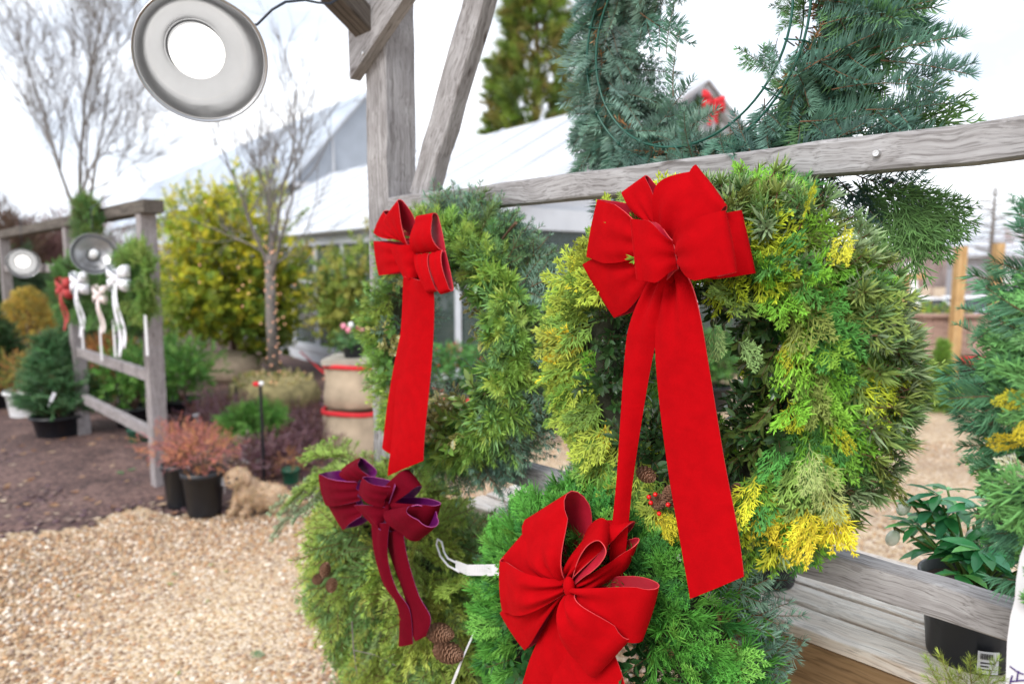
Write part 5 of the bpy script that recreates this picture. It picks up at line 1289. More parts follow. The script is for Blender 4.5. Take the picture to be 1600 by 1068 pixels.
# evergreens at the left
t, p = shrub('topiary_shrub', 50, 560, 8.2, 'golden yellow clipped cone-shaped shrub at the far left', 'shrub', [])
f = FB(); cloud(f, 'feather', p + UP * .78, (.25, .25, .48), 1500, (.06, .09), np.array([[.48, .38, .10], [.40, .30, .08], [.36, .32, .10]]), up=.5, shell=.75); f.build('crown', m_bgleaf, t); b = MB(); b.tube([p, p + UP * 1.0], .03, 6); b.build('trunk', m_bark, t)
def potted(px, py, r, h, potm, crownH, crownR, kind, tints, label, n=240, size=(.08, .14), cone=False, up=.4, name='potted_shrub', group=None, ctag=None, cz=None, stem=True, shell=.3):
    g_ = G(px, py); g_[2] = .01; t = thing(name, g_, 0, label, 'potted plant', group)
    pot(potm, g_, r, h, t)
    b = MB(); b.lathe([(0, h * .84), (r * .92, h * .85)], g_, None, 20); b.build('soil', m_mulch, t)
    f = FB(); cloud(f, kind, g_ + UP * (h + crownH * (.5 if cz is None else cz)), (crownR, crownR, crownH / 2), n, size, np.array(tints), cone=cone, up=up, shell=shell); f.build('foliage', m_bgleaf, t)
    if stem:
        b = MB()
        for a in range(5): b.tube([g_ + UP * h * .8, g_ + [crownR * .25 * math.cos(a * 1.3), crownR * .25 * math.sin(a * 1.3), h + crownH * .3], g_ + [crownR * .6 * math.cos(a * 1.3), crownR * .6 * math.sin(a * 1.3), h + crownH * .6]], [.01, .007, .003], 5)
        b.build('stems', m_bark, t)
    return t, g_
def plant_tag(px, py, D, label, w_=.02, h_=.07, tilt=0.0):
    p = at(px, py, D); x = np.array([math.cos(tilt), 0, math.sin(tilt)]); z = np.array([-math.sin(tilt), 0, math.cos(tilt)])
    b = MB(); b.box(p, (w_ / 2, .0012, h_ / 2), np.stack([x, [0, 1, 0], z], 1)); b.tube([p - z * h_ * .45, p - z * (h_ * .5 + .05)], .0025, 5)
    for k in range(4): b.box(p - np.array([0, .0022, 0]) + z * h_ * (.3 - .18 * k), (w_ * .33, .0008, .0022), np.stack([x, [0, 1, 0], z], 1), 1)
    o = b.build('plant_tag', [m_paper, m_inkg]); tag(o, label, 'tag', 'plant tags'); return o
BG = [[.05, .14, .06], [.07, .18, .08], [.10, .22, .11]]
potted(46, 651, .20, .27, m_white, .35, .30, 'thin', [[.35, .16, .06], [.3, .25, .06], [.12, .2, .05]], 'low reddish-green plant in a white plastic pot at the far left', 260, (.10, .16))
potted(95, 682, .22, .20, m_black, .64, .28, 'flat', BG, 'blue-green conifer in a wide black pot with a white tag, left of the far stand', 520, (.13, .2), cone=True)
plant_tag(82, 620, 5.7, 'white plant tag tilted on the blue-green conifer in the wide black pot', .03, .085, -.5)
potted(-6, 640, .2, .3, m_black, .6, .34, 'flat', [[.03, .08, .03], [.05, .11, .04]], 'dark green conifer in a black pot cut off by the left edge', 460, (.14, .22), cone=True)
for i, (px, d, H, R0, lb) in enumerate(((12, 12, 2.2, .9, 'dark evergreen bush at the left edge behind the golden cone'), (105, 12.5, 1.7, .8, 'dark evergreen bush between the golden cone and the far stand'), (-60, 11, 2.0, .9, 'dark evergreen bush beyond the left edge of the potted conifers'), (178, 10.5, 1.5, .8, 'dark evergreen bush seen through the upper half of the far stand'))):
    t, p = shrub('evergreen_bush', px, 500, d, lb, 'shrub', [], 'dark evergreen bushes at the back'); f = FB(); cloud(f, 'flat', p + UP * H * .5, (R0, R0, H * .5), 700, (.18, .3), np.array([[.04, .09, .04], [.06, .12, .05], [.05, .10, .06]]), lumps=14); f.build('crown', m_bgleaf, t); b = MB(); b.tube([p, p + UP * H * .7], .05, 6); b.build('trunk', m_bark, t)
LG = [[.10, .26, .05], [.07, .20, .04], [.15, .32, .07]]
for i, (px, py, H, R0, lb) in enumerate(((285, 655, .62, .42, 'round bright green boxwood just right of the far stand'), (212, 668, .62, .38, 'round bright green boxwood seen between the posts of the far stand'), (250, 640, .5, .35, 'small green boxwood half hidden behind the right post of the far stand'))):
    potted(px, py, .18, .2, m_black, H, R0, 'leafy', LG, lb, 520, (.07, .12), group='green boxwoods by the far stand')
potted(150, 640, .14, .2, m_black, .30, .22, 'thin', [[.30, .10, .09], [.34, .14, .08]], 'small red-leaved plant in a black pot behind the far stand', 200, (.09, .14))
t, p = shrub('ornamental_grass', 172, 580, 7.9, 'mound of orange-brown dried grass seen between the posts of the far stand', 'plant', [])
f = FB(); cloud(f, 'feather', p + UP * .35, (.42, .3, .3), 420, (.12, .2), np.array([[.34, .18, .07], [.26, .14, .06]]), up=.6); f.build('grass_blades', m_bgleaf, t); 
MAP = [[.50, .20, .14], [.38, .14, .14], [.50, .25, .12], [.32, .15, .17]]
t, g_ = potted(284, 792, .105, .28, m_black, .26, .24, 'thin', MAP, 'orange-red maple in the rear of the two black pots, against the stand post', 330, (.045, .075), group='red maples in black pots')
t, g_ = potted(320, 803, .122, .27, m_black, .25, .23, 'thin', MAP, 'orange-red fine-leaved maple in the front black pot, next to the curly dog', 330, (.045, .075), group='red maples in black pots')
plant_tag(289, 731, 4.1, 'small white tag on the rim of the rear maple pot', .05, .022); plant_tag(350, 752, 4.05, 'square white tag between the front maple pot and the dog', .045, .05)
t, g_ = potted(400, 722, .12, .16, m_white, .26, .23, 'flat', [[.10, .28, .05], [.16, .36, .08], [.07, .2, .04]], 'fine-leaved bright green shrub in a white pot beside the dark stake', 420, (.08, .13), up=.3)
b = MB(); 
for q_ in (((388, 689), (388, 700)), ((393, 689), (393, 700)), ((388, 694), (393, 694)), ((399, 689), (404, 689)), ((404, 689), (404, 700)), ((399, 700), (404, 700))): b.tube([at(x, y + 6, 5.15) for x, y in q_], .003, 4)
b.build('lettering', m_inkk, t)
plant_tag(378, 684, 5.0, 'slanted white tag on the bright green shrub in the white pot', .075, .02, -.3)
plant_tag(449, 738, 4.75, 'upright white tag on the small dark green pot right of the stake', .022, .12)
plant_tag(306, 648, 6.0, 'white tag lying on the mulch behind the maples', .06, .025, .2)
g_ = G(455, 760); g_[2] = .01; t = thing('small_pot', g_, 0, 'small dark green plastic pot behind the fir wreath, beside an upright white tag', 'pot', 'small green pots'); pot(plain('dark green plastic', (.01, .09, .05), .4), g_, .06, .12, t)
f = FB(); cloud(f, 'thin', g_ + UP * .17, (.07, .07, .06), 40, (.05, .07), np.array([[.3, .15, .07]])); f.build('dry_stems', m_bgleaf, t)
g_ = G(218, 694); g_[2] = .01; t = thing('small_pot', g_, 0, 'small dark green plastic pot on the mulch behind the far stand', 'pot', 'small green pots'); pot(plain('dark green plastic', (.01, .09, .05), .4), g_, .09, .13, t)
PUR = np.array([[.16, .09, .13], [.12, .06, .09], [.22, .14, .18], [.14, .07, .06]])
for i, (px, py, R0, lb) in enumerate(((465, 715, .42, 'purple twiggy low shrub behind the small green pot'), (350, 672, .40, 'purple twiggy low shrub behind the red maples'), (500, 690, .35, 'purple twiggy low shrub beside the burlap sacks'), (430, 745, .25, 'purple-brown low twigs between the dog and the stake'))):
    g_ = G(px, py); t = thing('barberry', g_, 0, lb, 'shrub', 'purple low shrubs'); f = FB(); cloud(f, 'thin', g_ + UP * .12, (R0, R0 * .7, .16), 420, (.08, .15), PUR, up=.5); o = f.build('twigs', m_bgleaf, t)
# dark stake with a red and white top
g_ = G(413, 757); t = thing('stake', g_, 0, 'thin dark metal stake with a small red and white top standing behind the dog', 'stake')
b = MB(); b.tube([g_, g_ + UP * .70], .011, 8); b.build('pole', m_black, t); b = MB(); b.ball(g_ + UP * .715 + [.006, 0, 0], .017); b.build('white_cap', m_white, t, True); b = MB(); b.ball(g_ + UP * .71 + [-.03, 0, 0], (.024, .015, .018)); b.build('red_tie', m_redtrim, t, True)
g_ = G(371, 660); g_[2] = 0; t = thing('stake', g_, 0, 'short dark stake by the mossy root ball of the bare tree', 'stake'); b = MB(); b.tube([g_, g_ + UP * .36], .012, 8); b.build('pole', m_black, t)

# ------------------------------------------------------------------ burlap sacks
def sack(c, r, h, label, plantfn=None):
    t = thing('burlap_sack', c, 0, label, 'sack', 'burlap sacks with red rims'); c = np.array(c)
    n = 40; prof = [(0, 0), (.90, .0), (1.0, .08), (1.04, .30), (1.01, .6), (1.0, .85), (1.0, .93), (1.03, 1.0), (.97, 1.0), (.93, .9), (0, .88)]
    b = MB(); b.lathe([(q[0] * r, q[1] * h) for q in prof], c, None, n); P = np.concatenate(b.V); a = np.arctan2(P[:, 1] - c[1], P[:, 0] - c[0]); zz = (P[:, 2] - c[2]) / h
    q = 1 + .025 * np.sin(4 * a + 7 * zz) + .015 * np.sin(11 * a + 5 * zz) + .02 * np.sin(zz * 20 + 2 * a) * (zz < .8); P[:, :2] = c[:2] + (P[:, :2] - c[:2]) * q[:, None]
    P[:, 2] += .02 * h * np.sin(3 * a + 1) * zz; npmesh('sack', P, b.F, m_burlap, t)
    b = MB(); b.lathe([(1.045 * r, h * .93), (1.065 * r, h * .95), (1.065 * r, h * 1.0), (1.05 * r, h * 1.02), (.96 * r, h * 1.02), (.95 * r, h * .95)], c, None, n); P = np.concatenate(b.V); a = np.arctan2(P[:, 1] - c[1], P[:, 0] - c[0]); P[:, 2] += .02 * h * np.sin(3 * a + 1); npmesh('red_rim', P, b.F, m_redtrim, t)
    return t
g_ = G(556, 706); s1 = g_ * [1, 1, 0]
sack(s1, .25, .37, 'bulging red-rimmed burlap sack on the ground, under the other sack')
sack(s1 + [0, .02, .385], .235, .35, 'upper burlap sack with a red rim, carrying a board and the potted pink cyclamen')
b = MB(); b.box(s1 + [0, .02, .385 + .35 + .03], (.21, .21, .022)); o = b.build('stone_slab', plain('rough pale slab', (.36, .33, .28), .9, bump=.6, bscale=40, var=.3)); tag(o, 'rough pale slab lying on the upper burlap sack', 'slab')
c = s1 + [-.0, -.02, .79]
t = thing('potted_cyclamen', c, 0, 'small dark pot of white and pink cyclamen on top of the burlap sacks', 'potted plant'); pot(m_black, c, .085, .10, t)
f = FB(); cloud(f, 'leafy', c + UP * .14, (.13, .13, .08), 120, (.06, .09), np.array([[.05, .15, .05], [.10, .22, .09]])); f.build('foliage', m_bgleaf, t)
for dx, dz, m in ((-.06, .25, 'p'), (.0, .26, 'w'), (.06, .24, 'd'), (-.02, .22, 'p'), (.09, .22, 'p')):
    b = MB(); b.ball(c + [dx, -.04, dz], (.022, .02, .026)); b.build('flower', {'p': plain('pink petals', (.75, .25, .35), .6), 'w': m_white, 'd': plain('dark red petals', (.4, .05, .1), .6)}[m], t, True)
t, p = shrub('evergreen_bush', 545, 420, 7.5, 'slender yellow-green bush beside the greenhouse wall behind the sacks', 'shrub', []); f = FB(); cloud(f, 'leafy', p + UP * .95, (.42, .35, .95), 520, (.12, .2), np.array([[.22, .30, .06], [.14, .24, .05], [.32, .34, .08]]), lumps=12); f.build('crown', m_bgleaf, t); b = MB(); b.tube([p, p + UP * 1.4], .03, 6); b.build('trunk', m_bark, t)
b = MB(); b.tube([G(598, 655) + UP * .1, G(540, 620) + UP * .06, G(500, 600) + UP * .2, G(470, 575) + UP * .25], .012, 6); o = b.build('red_rope', m_redtrim); tag(o, 'faded red rope slanting over the mulch left of the burlap sacks', 'rope')
# sacks and red flowers glimpsed through the middle wreath
s2 = G(705, 690) * [1, 1, 0]; sack(s2, .28, .42, 'burlap sack with a red rim seen through the hole of the middle wreath')
c = s2 + [.05, 0, .42]; t = thing('potted_flowers', c, 0, 'green pot plant with red flowers seen through the hole of the middle wreath', 'potted plant'); pot(m_black, c, .12, .12, t)
f = FB(); cloud(f, 'leafy', c + UP * .25, (.26, .22, .16), 240, (.08, .12), np.array([[.06, .2, .05], [.10, .28, .08]])); cloud(f, 'leafy', c + UP * .30, (.24, .20, .14), 40, (.04, .06), np.array([[.6, .03, .05]])); f.build('foliage_and_flowers', m_bgleaf, t)
potted(1112, 640, .20, .26, m_black, .62, .38, 'leafy', [[.10, .26, .06], [.06, .17, .05]], 'round green shrub seen through the hole of the golden cypress wreath', 460, (.09, .14))
potted(1010, 660, .20, .26, m_black, .5, .34, 'leafy', [[.10, .26, .06], [.06, .17, .05]], 'round green shrub behind the left half of the golden cypress wreath', 360, (.09, .14))
# small wreath with a red bow on the gable
cg = ghp(6.35 + .09, 3.0, 3.32); t = thing('wreath', cg, math.atan2(GD[1], GD[0]), 'small wreath with a red bow high on the greenhouse gable', 'wreath')
f = FB(); a = rng.uniform(0, 6.28, 170); B = cg + np.outer(np.cos(a), GN) * .2 + np.outer(np.sin(a), UP) * .2; f.put('flat', B, np.outer(np.cos(a), GN) + np.outer(np.sin(a), UP) + rng.normal(0, .5, (170, 3)), GD, .11, np.array([.06, .14, .05])); f.build('fir_foliage', m_bgleaf, t)
def mini_bow(parent, c, s, mat, rt, fr, tails=(.9, .75)):
    """little ribbon bow: four loops, a knot and two streamers"""
    rt = np.array(rt); fr = np.array(fr)
    for sx, sz in ((-1, .35), (1, .35), (-1, -.35), (1, -.3)):
        b = MB(); rows = []
        for t_ in np.linspace(0, 1, 14):
            u = math.sin(math.pi * t_) ; h = math.sin(2 * math.pi * t_); rows.append(c + rt * sx * s * .5 * u + UP * (s * .42 * sz * u) + fr * (s * .10 * h))
        strip(b, rows, [UP * s * .5 * (.06 + .16 * math.sin(math.pi * t_)) + 0 * rt for t_ in np.linspace(0, 1, 14)]); b.build('loop', mat, parent, True)
    b = MB(); b.ball(c + fr * s * .05, s * .08); b.build('knot', mat, parent, True)
    for k, tl in enumerate(tails):
        b = MB(); d = (-.25, .22)[k]; pts = [c + UP * (-tl * s * u) + rt * d * s * u * (1 - .3 * u) + fr * (.04 * s + .05 * s * math.sin(6 * u)) for u in np.linspace(0, 1, 10)]
        strip(b, pts, [rt * s * .10] * 10); b.build('streamer', mat, parent, True)
mini_bow(t, cg + GD * .1 + UP * .2, .42, m_redtrim, GN, GD, (.7, .6))

# ------------------------------------------------------------------ far display stand with its wreaths
pa = G(252, 762) * [1, 1, 0]; pb = G(131, 682) * [1, 1, 0]
fd = nrm(pb - pa); fl = np.linalg.norm(pb - pa); fn = np.array([-fd[1], fd[0], 0]); fn = fn if fn @ -pa > 0 else -fn    # towards the camera
fs = thing('display_stand', (pa + pb) / 2, math.atan2(fd[1], fd[0]), 'smaller weathered timber stand at the left hung with white-ribboned wreaths and a dome lamp', 'display stand')
ztop = at(245, 335, pa[1])[2]
beam('post', pa, pa + UP * ztop, .10, .10, m_woodfar, fs, up=fd, seed=20); beam('post', pb, pb + UP * ztop, .10, .10, m_woodfar, fs, up=fd, seed=21)
pc = pa + fd * 5.2; beam('post', pc, pc + UP * ztop, .10, .10, m_woodfar, fs, up=fd, seed=24)
bk_ = G(192, 664) * [1, 1, 0]; beam('post', bk_, bk_ + UP * (ztop - .05), .06, .06, m_woodfar, fs, up=fd, seed=25)
beam('header', pa - fd * .16 + UP * (ztop + .045), pa + fd * 5.4 + UP * (ztop + .045), .12, .085, m_wooddark, fs, seed=22)
for z_ in (at(240, 589, pa[1])[2], at(243, 681, pa[1])[2], at(240, 420, pa[1])[2]):
    beam('rail', pa + fd * .05 + UP * z_, pb - fd * .05 + UP * z_, .05, .075, m_woodfar, fs, seed=int(z_ * 100))
beam('rail', pb + fd * .05 + UP * 1.5, pc - fd * .05 + UP * 1.5, .05, .075, m_woodfar, fs, seed=77)
m_whiterib = plain('white ribbon', (.78, .79, .86), .6, var=.08); m_plaid = plain('red and white ribbon', (.76, .66, .65), .7, var=.25, vscale=60)
m_redrib = plain('dull red ribbon', (.38, .03, .03), .7)
def small_wreath(px, py, Rr, label, bowmat, bpos, tagpx, tints, tl=(1.1, .9), bs=.3):
    r = ray(px, py); n_ = fn; t_ = ((pa + fn * .11 - CAMP) @ n_) / (r @ n_); c = CAMP + r * t_
    w_ = thing('wreath', c, math.atan2(fd[1], fd[0]), label, 'wreath', 'small wreaths on the far stand')
    n = 260; f = FB(); a = rng.uniform(0, 6.28, n); dr = np.outer(np.cos(a), fd) + np.outer(np.sin(a), UP); f.put('flat', c + dr * Rr * .68 + rng.normal(0, .015, (n, 3)), dr + rng.normal(0, .5, (n, 3)) + fn * .4, fn + rng.normal(0, .3, (n, 3)), rng.uniform(.08, .14, n), np.array(tints)[rng.integers(0, len(tints), n)]); f.build('fir_foliage', m_bgleaf, w_)
    if bowmat is not None:
        bw = thing('bow', c, 0); bw.parent = w_; bw.matrix_basis = mw(w_).inverted() @ mw(bw)
        q = ray(*bpos); t2 = ((pa + fn * .2 - CAMP) @ fn) / (q @ fn); mini_bow(bw, CAMP + q * t2, bs, bowmat, -fd, fn, tl)
    if tagpx:
        q = ray(*tagpx); t2 = ((pa + fn * .16 - CAMP) @ fn) / (q @ fn); p_ = CAMP + q * t2
        tg = thing('price_tag', p_, 0, 'white strip tag hanging ' + tagpx_label.pop(0), 'tag', 'white strip tags on the far stand'); b = MB(); strip(b, [p_ + UP * .11, p_ + UP * .03, p_ - UP * .05, p_ - UP * .14], [-fd * .026 + fn * 0] * 4); b.build('strap', m_paper, tg)
tagpx_label = ['under the leftmost white-bowed wreath', 'under the wreath with the red and white ribbon', 'just left of the middle of the far stand', 'nearest the right post of the far stand']
GT = [[.08, .20, .06], [.12, .26, .08], [.06, .14, .05]]
small_wreath(128, 450, .27, 'small green wreath with a white bow and streamers, left of three on the far stand', m_whiterib, (124, 442), (128, 517), GT, (1.2, 1.0), .34)
small_wreath(160, 462, .25, 'small green wreath with a red and white bow, in the middle on the far stand', m_plaid, (157, 460), (157, 533), GT, (1.1, 1.0), .26)
small_wreath(205, 455, .27, 'small green wreath with a long white curling bow, right of three on the far stand', m_whiterib, (185, 435), (178, 525), GT, (1.5, 1.3), .34)
small_wreath(222, 440, .22, 'small leafy wreath with no bow against the right post of the far stand', None, None, (228, 520), [[.14, .26, .06], [.2, .3, .08]])
small_wreath(103, 455, .22, 'small wreath with a dull red bow behind the left post of the far stand', m_redrib, (100, 450), None, GT, (1, .8), .34)
small_wreath(140, 356, .21, 'small green wreath hanging over the header of the far stand', None, None, None, [[.08, .18, .06], [.14, .22, .06]])
q = ray(147, 396); t_ = ((pa + fn * .25 - CAMP) @ fn) / (q @ fn); cl = CAMP + q * t_
lamp('reflector_lamp', cl, nrm(CAMP - cl + np.array([.5, 0, .9])), .135, 'shallow dome metal lamp hanging from the header of the far stand', 'metal reflector lamps', [cl + UP * .14, cl + UP * .3, cl + UP * .45 - fn * .2], lit=False, dp=.4)
q = ray(36, 411); t_ = ((pa + fn * .2 - CAMP) @ fn) / (q @ fn); cl = CAMP + q * t_
lamp('reflector_lamp', cl, nrm(CAMP - cl + np.array([.3, 0, -1.2])), .135, 'lit dome metal lamp at the far left, farthest of the lamps', 'metal reflector lamps', [cl + UP * .16, cl + UP * .3, cl + UP * .42])

# ------------------------------------------------------------------ the curly dog
def dog():
    g_ = G(381, 806); g_[2] = .02
    t = thing('dog', g_, 0, 'small curly beige dog sitting on the mulch beside the front maple pot', 'dog')
    fw = nrm(np.array([-.25, -1.0, 0])); sd = np.array([-fw[1], fw[0], 0]); 
    if sd[0] < 0: sd = -sd                                       # picture right
    bk = nrm(-fw * .55 + sd * .85)                                # the back runs off to the right
    P = lambda a, s_, z: g_ + bk * a + sd * s_ + UP * z
    b = MB()
    def el(c, r): b.ball(c, r, np.stack([bk, np.cross(UP, bk), UP], 1), 20, 14)
    el(P(.035, 0, .135), (.068, .062, .085)); el(P(.10, .0, .105), (.085, .065, .075)); el(P(.17, 0, .085), (.09, .075, .075)); el(P(.215, -.04, .055), (.06, .045, .05)); el(P(.215, .05, .055), (.06, .045, .05))
    b.tube([P(.03, 0, .14), P(.0, 0, .19), P(-.012, 0, .215)], [.055, .05, .045], 14)
    h = P(-.02, 0, .225); b.ball(h, (.066, .062, .058), np.stack([sd, fw, UP], 1), 20, 14); b.ball(h + fw * .055 - UP * .014, (.032, .035, .026), np.stack([sd, fw, UP], 1), 14, 10)
    for s_ in (-1, 1):
        b.tube([P(.015, s_ * .035, .13), P(-.005, s_ * .04, .07), P(-.012, s_ * .042, .012)], [.032, .025, .022], 10); b.ball(P(-.022, s_ * .042, .012) + fw * .012, (.024, .034, .017), np.stack([sd, fw, UP], 1), 12, 8)
        b.ball(P(.16, s_ * .055, .02) + fw * .02, (.024, .05, .02), np.stack([sd, fw, UP], 1), 12, 8)
    b.tube([P(.25, 0, .06), P(.29, .02, .04), P(.32, .05, .03)], [.022, .018, .012], 8)
    o = b.build('body', plain('curly beige coat', (.42, .30, .20), .95, bump=1, bscale=90, var=.3, vscale=30), None, True)
    md = o.modifiers.new('r', 'REMESH'); md.mode = 'VOXEL'; md.voxel_size = .006; ms = o.modifiers.new('s', 'SMOOTH'); ms.iterations = 6
    dg = bpy.context.evaluated_depsgraph_get(); me = bpy.data.meshes.new_from_object(o.evaluated_get(dg)); o.modifiers.clear(); o.data = me
    n = len(me.vertices); co = np.empty(n * 3, np.float32); me.vertices.foreach_get('co', co); co = co.reshape(-1, 3).astype(float); nn = np.empty(n * 3, np.float32); me.vertices.foreach_get('normal', nn); nn = nn.reshape(-1, 3).astype(float)
    k = 150.; d = (np.sin(co[:, 0] * k + 2 * np.sin(co[:, 2] * 60)) * np.sin(co[:, 1] * k + 1) * np.sin(co[:, 2] * k * .9 + 2 * np.sin(co[:, 0] * 70))); co2 = co + nn * (.004 * d + .002)[:, None]; me.vertices.foreach_set('co', co2.astype(np.float32).ravel()); me.polygons.foreach_set('use_smooth', np.ones(len(me.polygons), bool)); me.update()
    o.parent = t; o.matrix_basis = mw(t).inverted()
    idx = rng.integers(0, n, 2600); f = FB(); f.put('feather', co2[idx], nn[idx] * .5 + rng.normal(0, .5, (2600, 3)) - UP * .5, nn[idx], rng.uniform(.010, .019, 2600), np.array([.48, .36, .25]), spread=.22); 
    fo = f.build('curly_fur', m_dry, t)
    for s_ in (-1, 1):
        b = MB(); e = h + sd * s_ * .028 + fw * .058 + UP * .012; b.ball(e, .009, None, 10, 8); b.build('eye', m_black, t, True)
        b = MB(); b.tube([h + sd * s_ * .052 + UP * .03, h + sd * s_ * .072 - UP * .005 + fw * .01, h + sd * s_ * .07 - UP * .05 + fw * .012], [.018, .024, .012], 10); b.build('ear', plain('curly beige ear', (.34, .23, .15), .95, bump=1, bscale=120), t, True)
    b = MB(); b.ball(h + fw * .09 - UP * .006, (.011, .008, .009), np.stack([sd, fw, UP], 1), 10, 8); b.build('nose', m_black, t, True)
dog()

# ------------------------------------------------------------------ bench with the hellebore behind the stand
zb = .80; bn = thing('bench', RP(.1, -.55, 0), ALPHA, 'low bench of bleached wooden planks behind the lower rail, carrying the potted hellebore', 'bench')
for k in range(5):
    o1 = -.262 - .004 - k * .097; beam('plank', RP(-1.0, o1 - .045, zb - .0125), RP(1.0, o1 - .045, zb - .0125), .087, .025, m_deck, bn, seed=50 + k, bev=.003, worn=.0006)
beam('apron', RP(-1.0, -.285, zb - .12), RP(1.0, -.285, zb - .12), .025, .18, m_apron, bn, seed=60, worn=.0005); beam('apron', RP(-1.0, -.71, zb - .12), RP(1.0, -.71, zb - .12), .025, .18, m_apron, bn, seed=61, worn=.0005)
for s_ in (-.95, .95):
    for o1 in (-.32, -.68): beam('leg', RP(s_, o1, 0), RP(s_, o1, zb - .03), .07, .07, m_apron, bn, seed=62, up=AX)
def hellebore(c, r, h, label, seed=0, flowers=True):
    t = thing('potted_hellebore', c, ALPHA, label, 'potted plant', 'potted hellebores'); c = np.array(c); pot(m_black, c, r, h, t)
    b = MB(); b.lathe([(0, h * .87), (r * .92, h * .88)], c, None, 20); b.build('soil', m_mulch, t)
    rg = np.random.default_rng(seed); V0, T0 = leaf_shape(1, 1, .42, fold=.3, curl=.25); f = FB(); sb_ = MB()
    Vs, Ts, Cs, k = [], [], [], 0
    for i in range(40):
        a = rg.uniform(0, 6.28); rr_ = rg.uniform(.02, .13); hh = h + rg.uniform(.05, .17) * (1.2 - rr_ * 3); hh -= .02; tip = c + np.array([math.cos(a) * rr_, math.sin(a) * rr_, hh]); sb_.tube([c + UP * h * .85 + [math.cos(a) * .01, math.sin(a) * .01, 0], (c + tip) / 2 + UP * (h * .3 + .02), tip], [.003, .0028, .0022], 5)
        for q in range(rg.integers(4, 7)):
            aa = a + (q - 2.5) * .62 + rg.normal(0, .1); d = nrm(np.array([math.cos(aa), math.sin(aa), rg.normal(.05, .25)])); x = nrm(np.cross(d, UP + rg.normal(0, .2, 3))); z = np.cross(x, d); Rm = np.stack([x, d, z], 1)
            s_ = rg.uniform(.042, .066); Vs.append((V0 * s_) @ Rm.T + tip); Ts.append(T0 + k); k += len(V0); Cs.append(np.tile(1.6 * np.array([[.03, .16, .05], [.05, .24, .08], [.04, .19, .09], [.12, .36, .09]][rg.integers(0, 4)]) * rg.uniform(.8, 1.2), (len(V0), 1)))
    npmesh('leaves', np.concatenate(Vs), np.concatenate(Ts), m_leaf, t, np.concatenate(Cs), None, True); sb_.build('stalks', plain('green stalks', (.12, .22, .05), .6), t, True)
    return t, c
hp = RP(.275, -.385, zb); t, c = hellebore(hp, .082, .15, 'hellebore with white drooping buds in a black pot with a barcode label', 3)
m_petal = plain('creamy petals', (.85, .87, .76), .5, var=.1)
for px, py, d_ in ((1412, 793, -.33), (1395, 840, -.30), (1545, 862, -.33), (1520, 838, -.36)):
    q = PP(px, py, d_); b = MB(); ax_ = nrm(np.array([-.5, -.3, -.45])); R = frame_from(ax_)
    b.ball(q, (.017, .011, .011), R, 12, 9); b.build('flower', m_petal, t, True)
    b = MB(); b.tube([c + UP * .13, (c + q) / 2 + UP * .09, q + UP * .022, q - ax_ * .012], [.0028, .0024, .002, .002], 5); b.ball(q - ax_ * .014, .006); b.build('flower_stalk', plain('reddish stalk', (.16, .17, .05), .6), t, True)
# label on the pot
lb = MB(); ca = nrm((CAMP - hp) * [1, 1, 0]); base_a = math.atan2(ca[1], ca[0]) + .42; rr_ = .0785
def onpot(a, z, e=0.0): return hp + np.array([math.cos(base_a + a) * (rr_ * (.90 + z * .8) + e), math.sin(base_a + a) * (rr_ * (.90 + z * .8) + e), z])
strip(lb, [onpot(a, .030, .003) for a in np.linspace(-.22, .22, 8)], [UP * .020] * 8); lb.build('barcode_label', m_paper, t)
lb = MB(); x = -.17
for k in range(10):
    w_ = (.010, .018, .008, .014)[k % 4]; strip(lb, [onpot(x, .042, .0045), onpot(x + w_, .042, .0045)], [UP * .005] * 2); x += w_ + .012
for k, l_ in enumerate((.34, .2, .28)): strip(lb, [onpot(-.16, .030 - .006 * k, .0045), onpot(-.16 + l_ * .8, .030 - .006 * k, .0045)], [UP * .0012] * 2)
lb.build('barcode', m_inkk, t)
hellebore(RP(-.12, -.42, zb), .075, .13, 'hellebore in a black pot half hidden behind the golden cypress wreath', 4)

# ------------------------------------------------------------------ beyond, at the right: fence, posts, cars, trees
fc = thing('fence', (6.0, 7.9, 0), 0, 'low fence of pinkish vertical boards across the back at the right', 'fence')
zf = at(1470, 492, 7.9)[2]
b = MB(); x = 3.2
while x < 12:
    b.box((x + .068, 7.9 + .006 * math.sin(x * 9), zf / 2), (.066, .011, zf / 2 - .02)); x += .14
b.build('boards', m_fence, fc)
beam('cap_rail', (3.1, 7.87, zf), (12.1, 7.87, zf), .09, .035, m_fence, fc, seed=80); beam('rail', (3.1, 7.865, zf * .56), (12.1, 7.865, zf * .56), .03, .07, m_fence, fc, seed=81)
for px, py0, D, lb in ((1494, 385, 7.75, 'tall pale pine post standing against the fence, nearer the wreath'), (1552, 380, 8.6, 'tall pale pine post beyond the fence, right of the other')):
    p = at(px, 500, D); z1 = at(px, py0, D)[2]; t = thing('wooden_post', (p[0], D, 0), 0, lb, 'post', 'pale pine posts'); beam('post', (p[0], D, -.2 if D > 8 else 0), (p[0], D, z1), .10, .10, m_pine, t, up=(0, 1, 0), seed=82)
p = at(1410, 480, 11.); t = thing('wooden_post', (p[0], 11., -.6), 0, 'pine post with a crosspiece beyond the fence beside the parked cars', 'post'); beam('post', (p[0], 11., -1.2), (p[0], 11, at(1410, 430, 11.)[2]), .16, .1, m_pine, t, up=(0, 1, 0)); beam('crosspiece', (p[0] - .35, 10.93, at(1410, 436, 11)[2]), (p[0] + .3, 10.93, at(1410, 431, 11)[2]), .05, .09, m_pine, t)
p = at(1432, 450, 12.); b = MB(); b.box((p[0], 12., p[2] - .3), (.07, .04, .75), frame_from((1, 0, .2))); o = b.build('white_board', m_white); tag(o, 'narrow white board leaning upright between the pine posts beyond the fence', 'board')
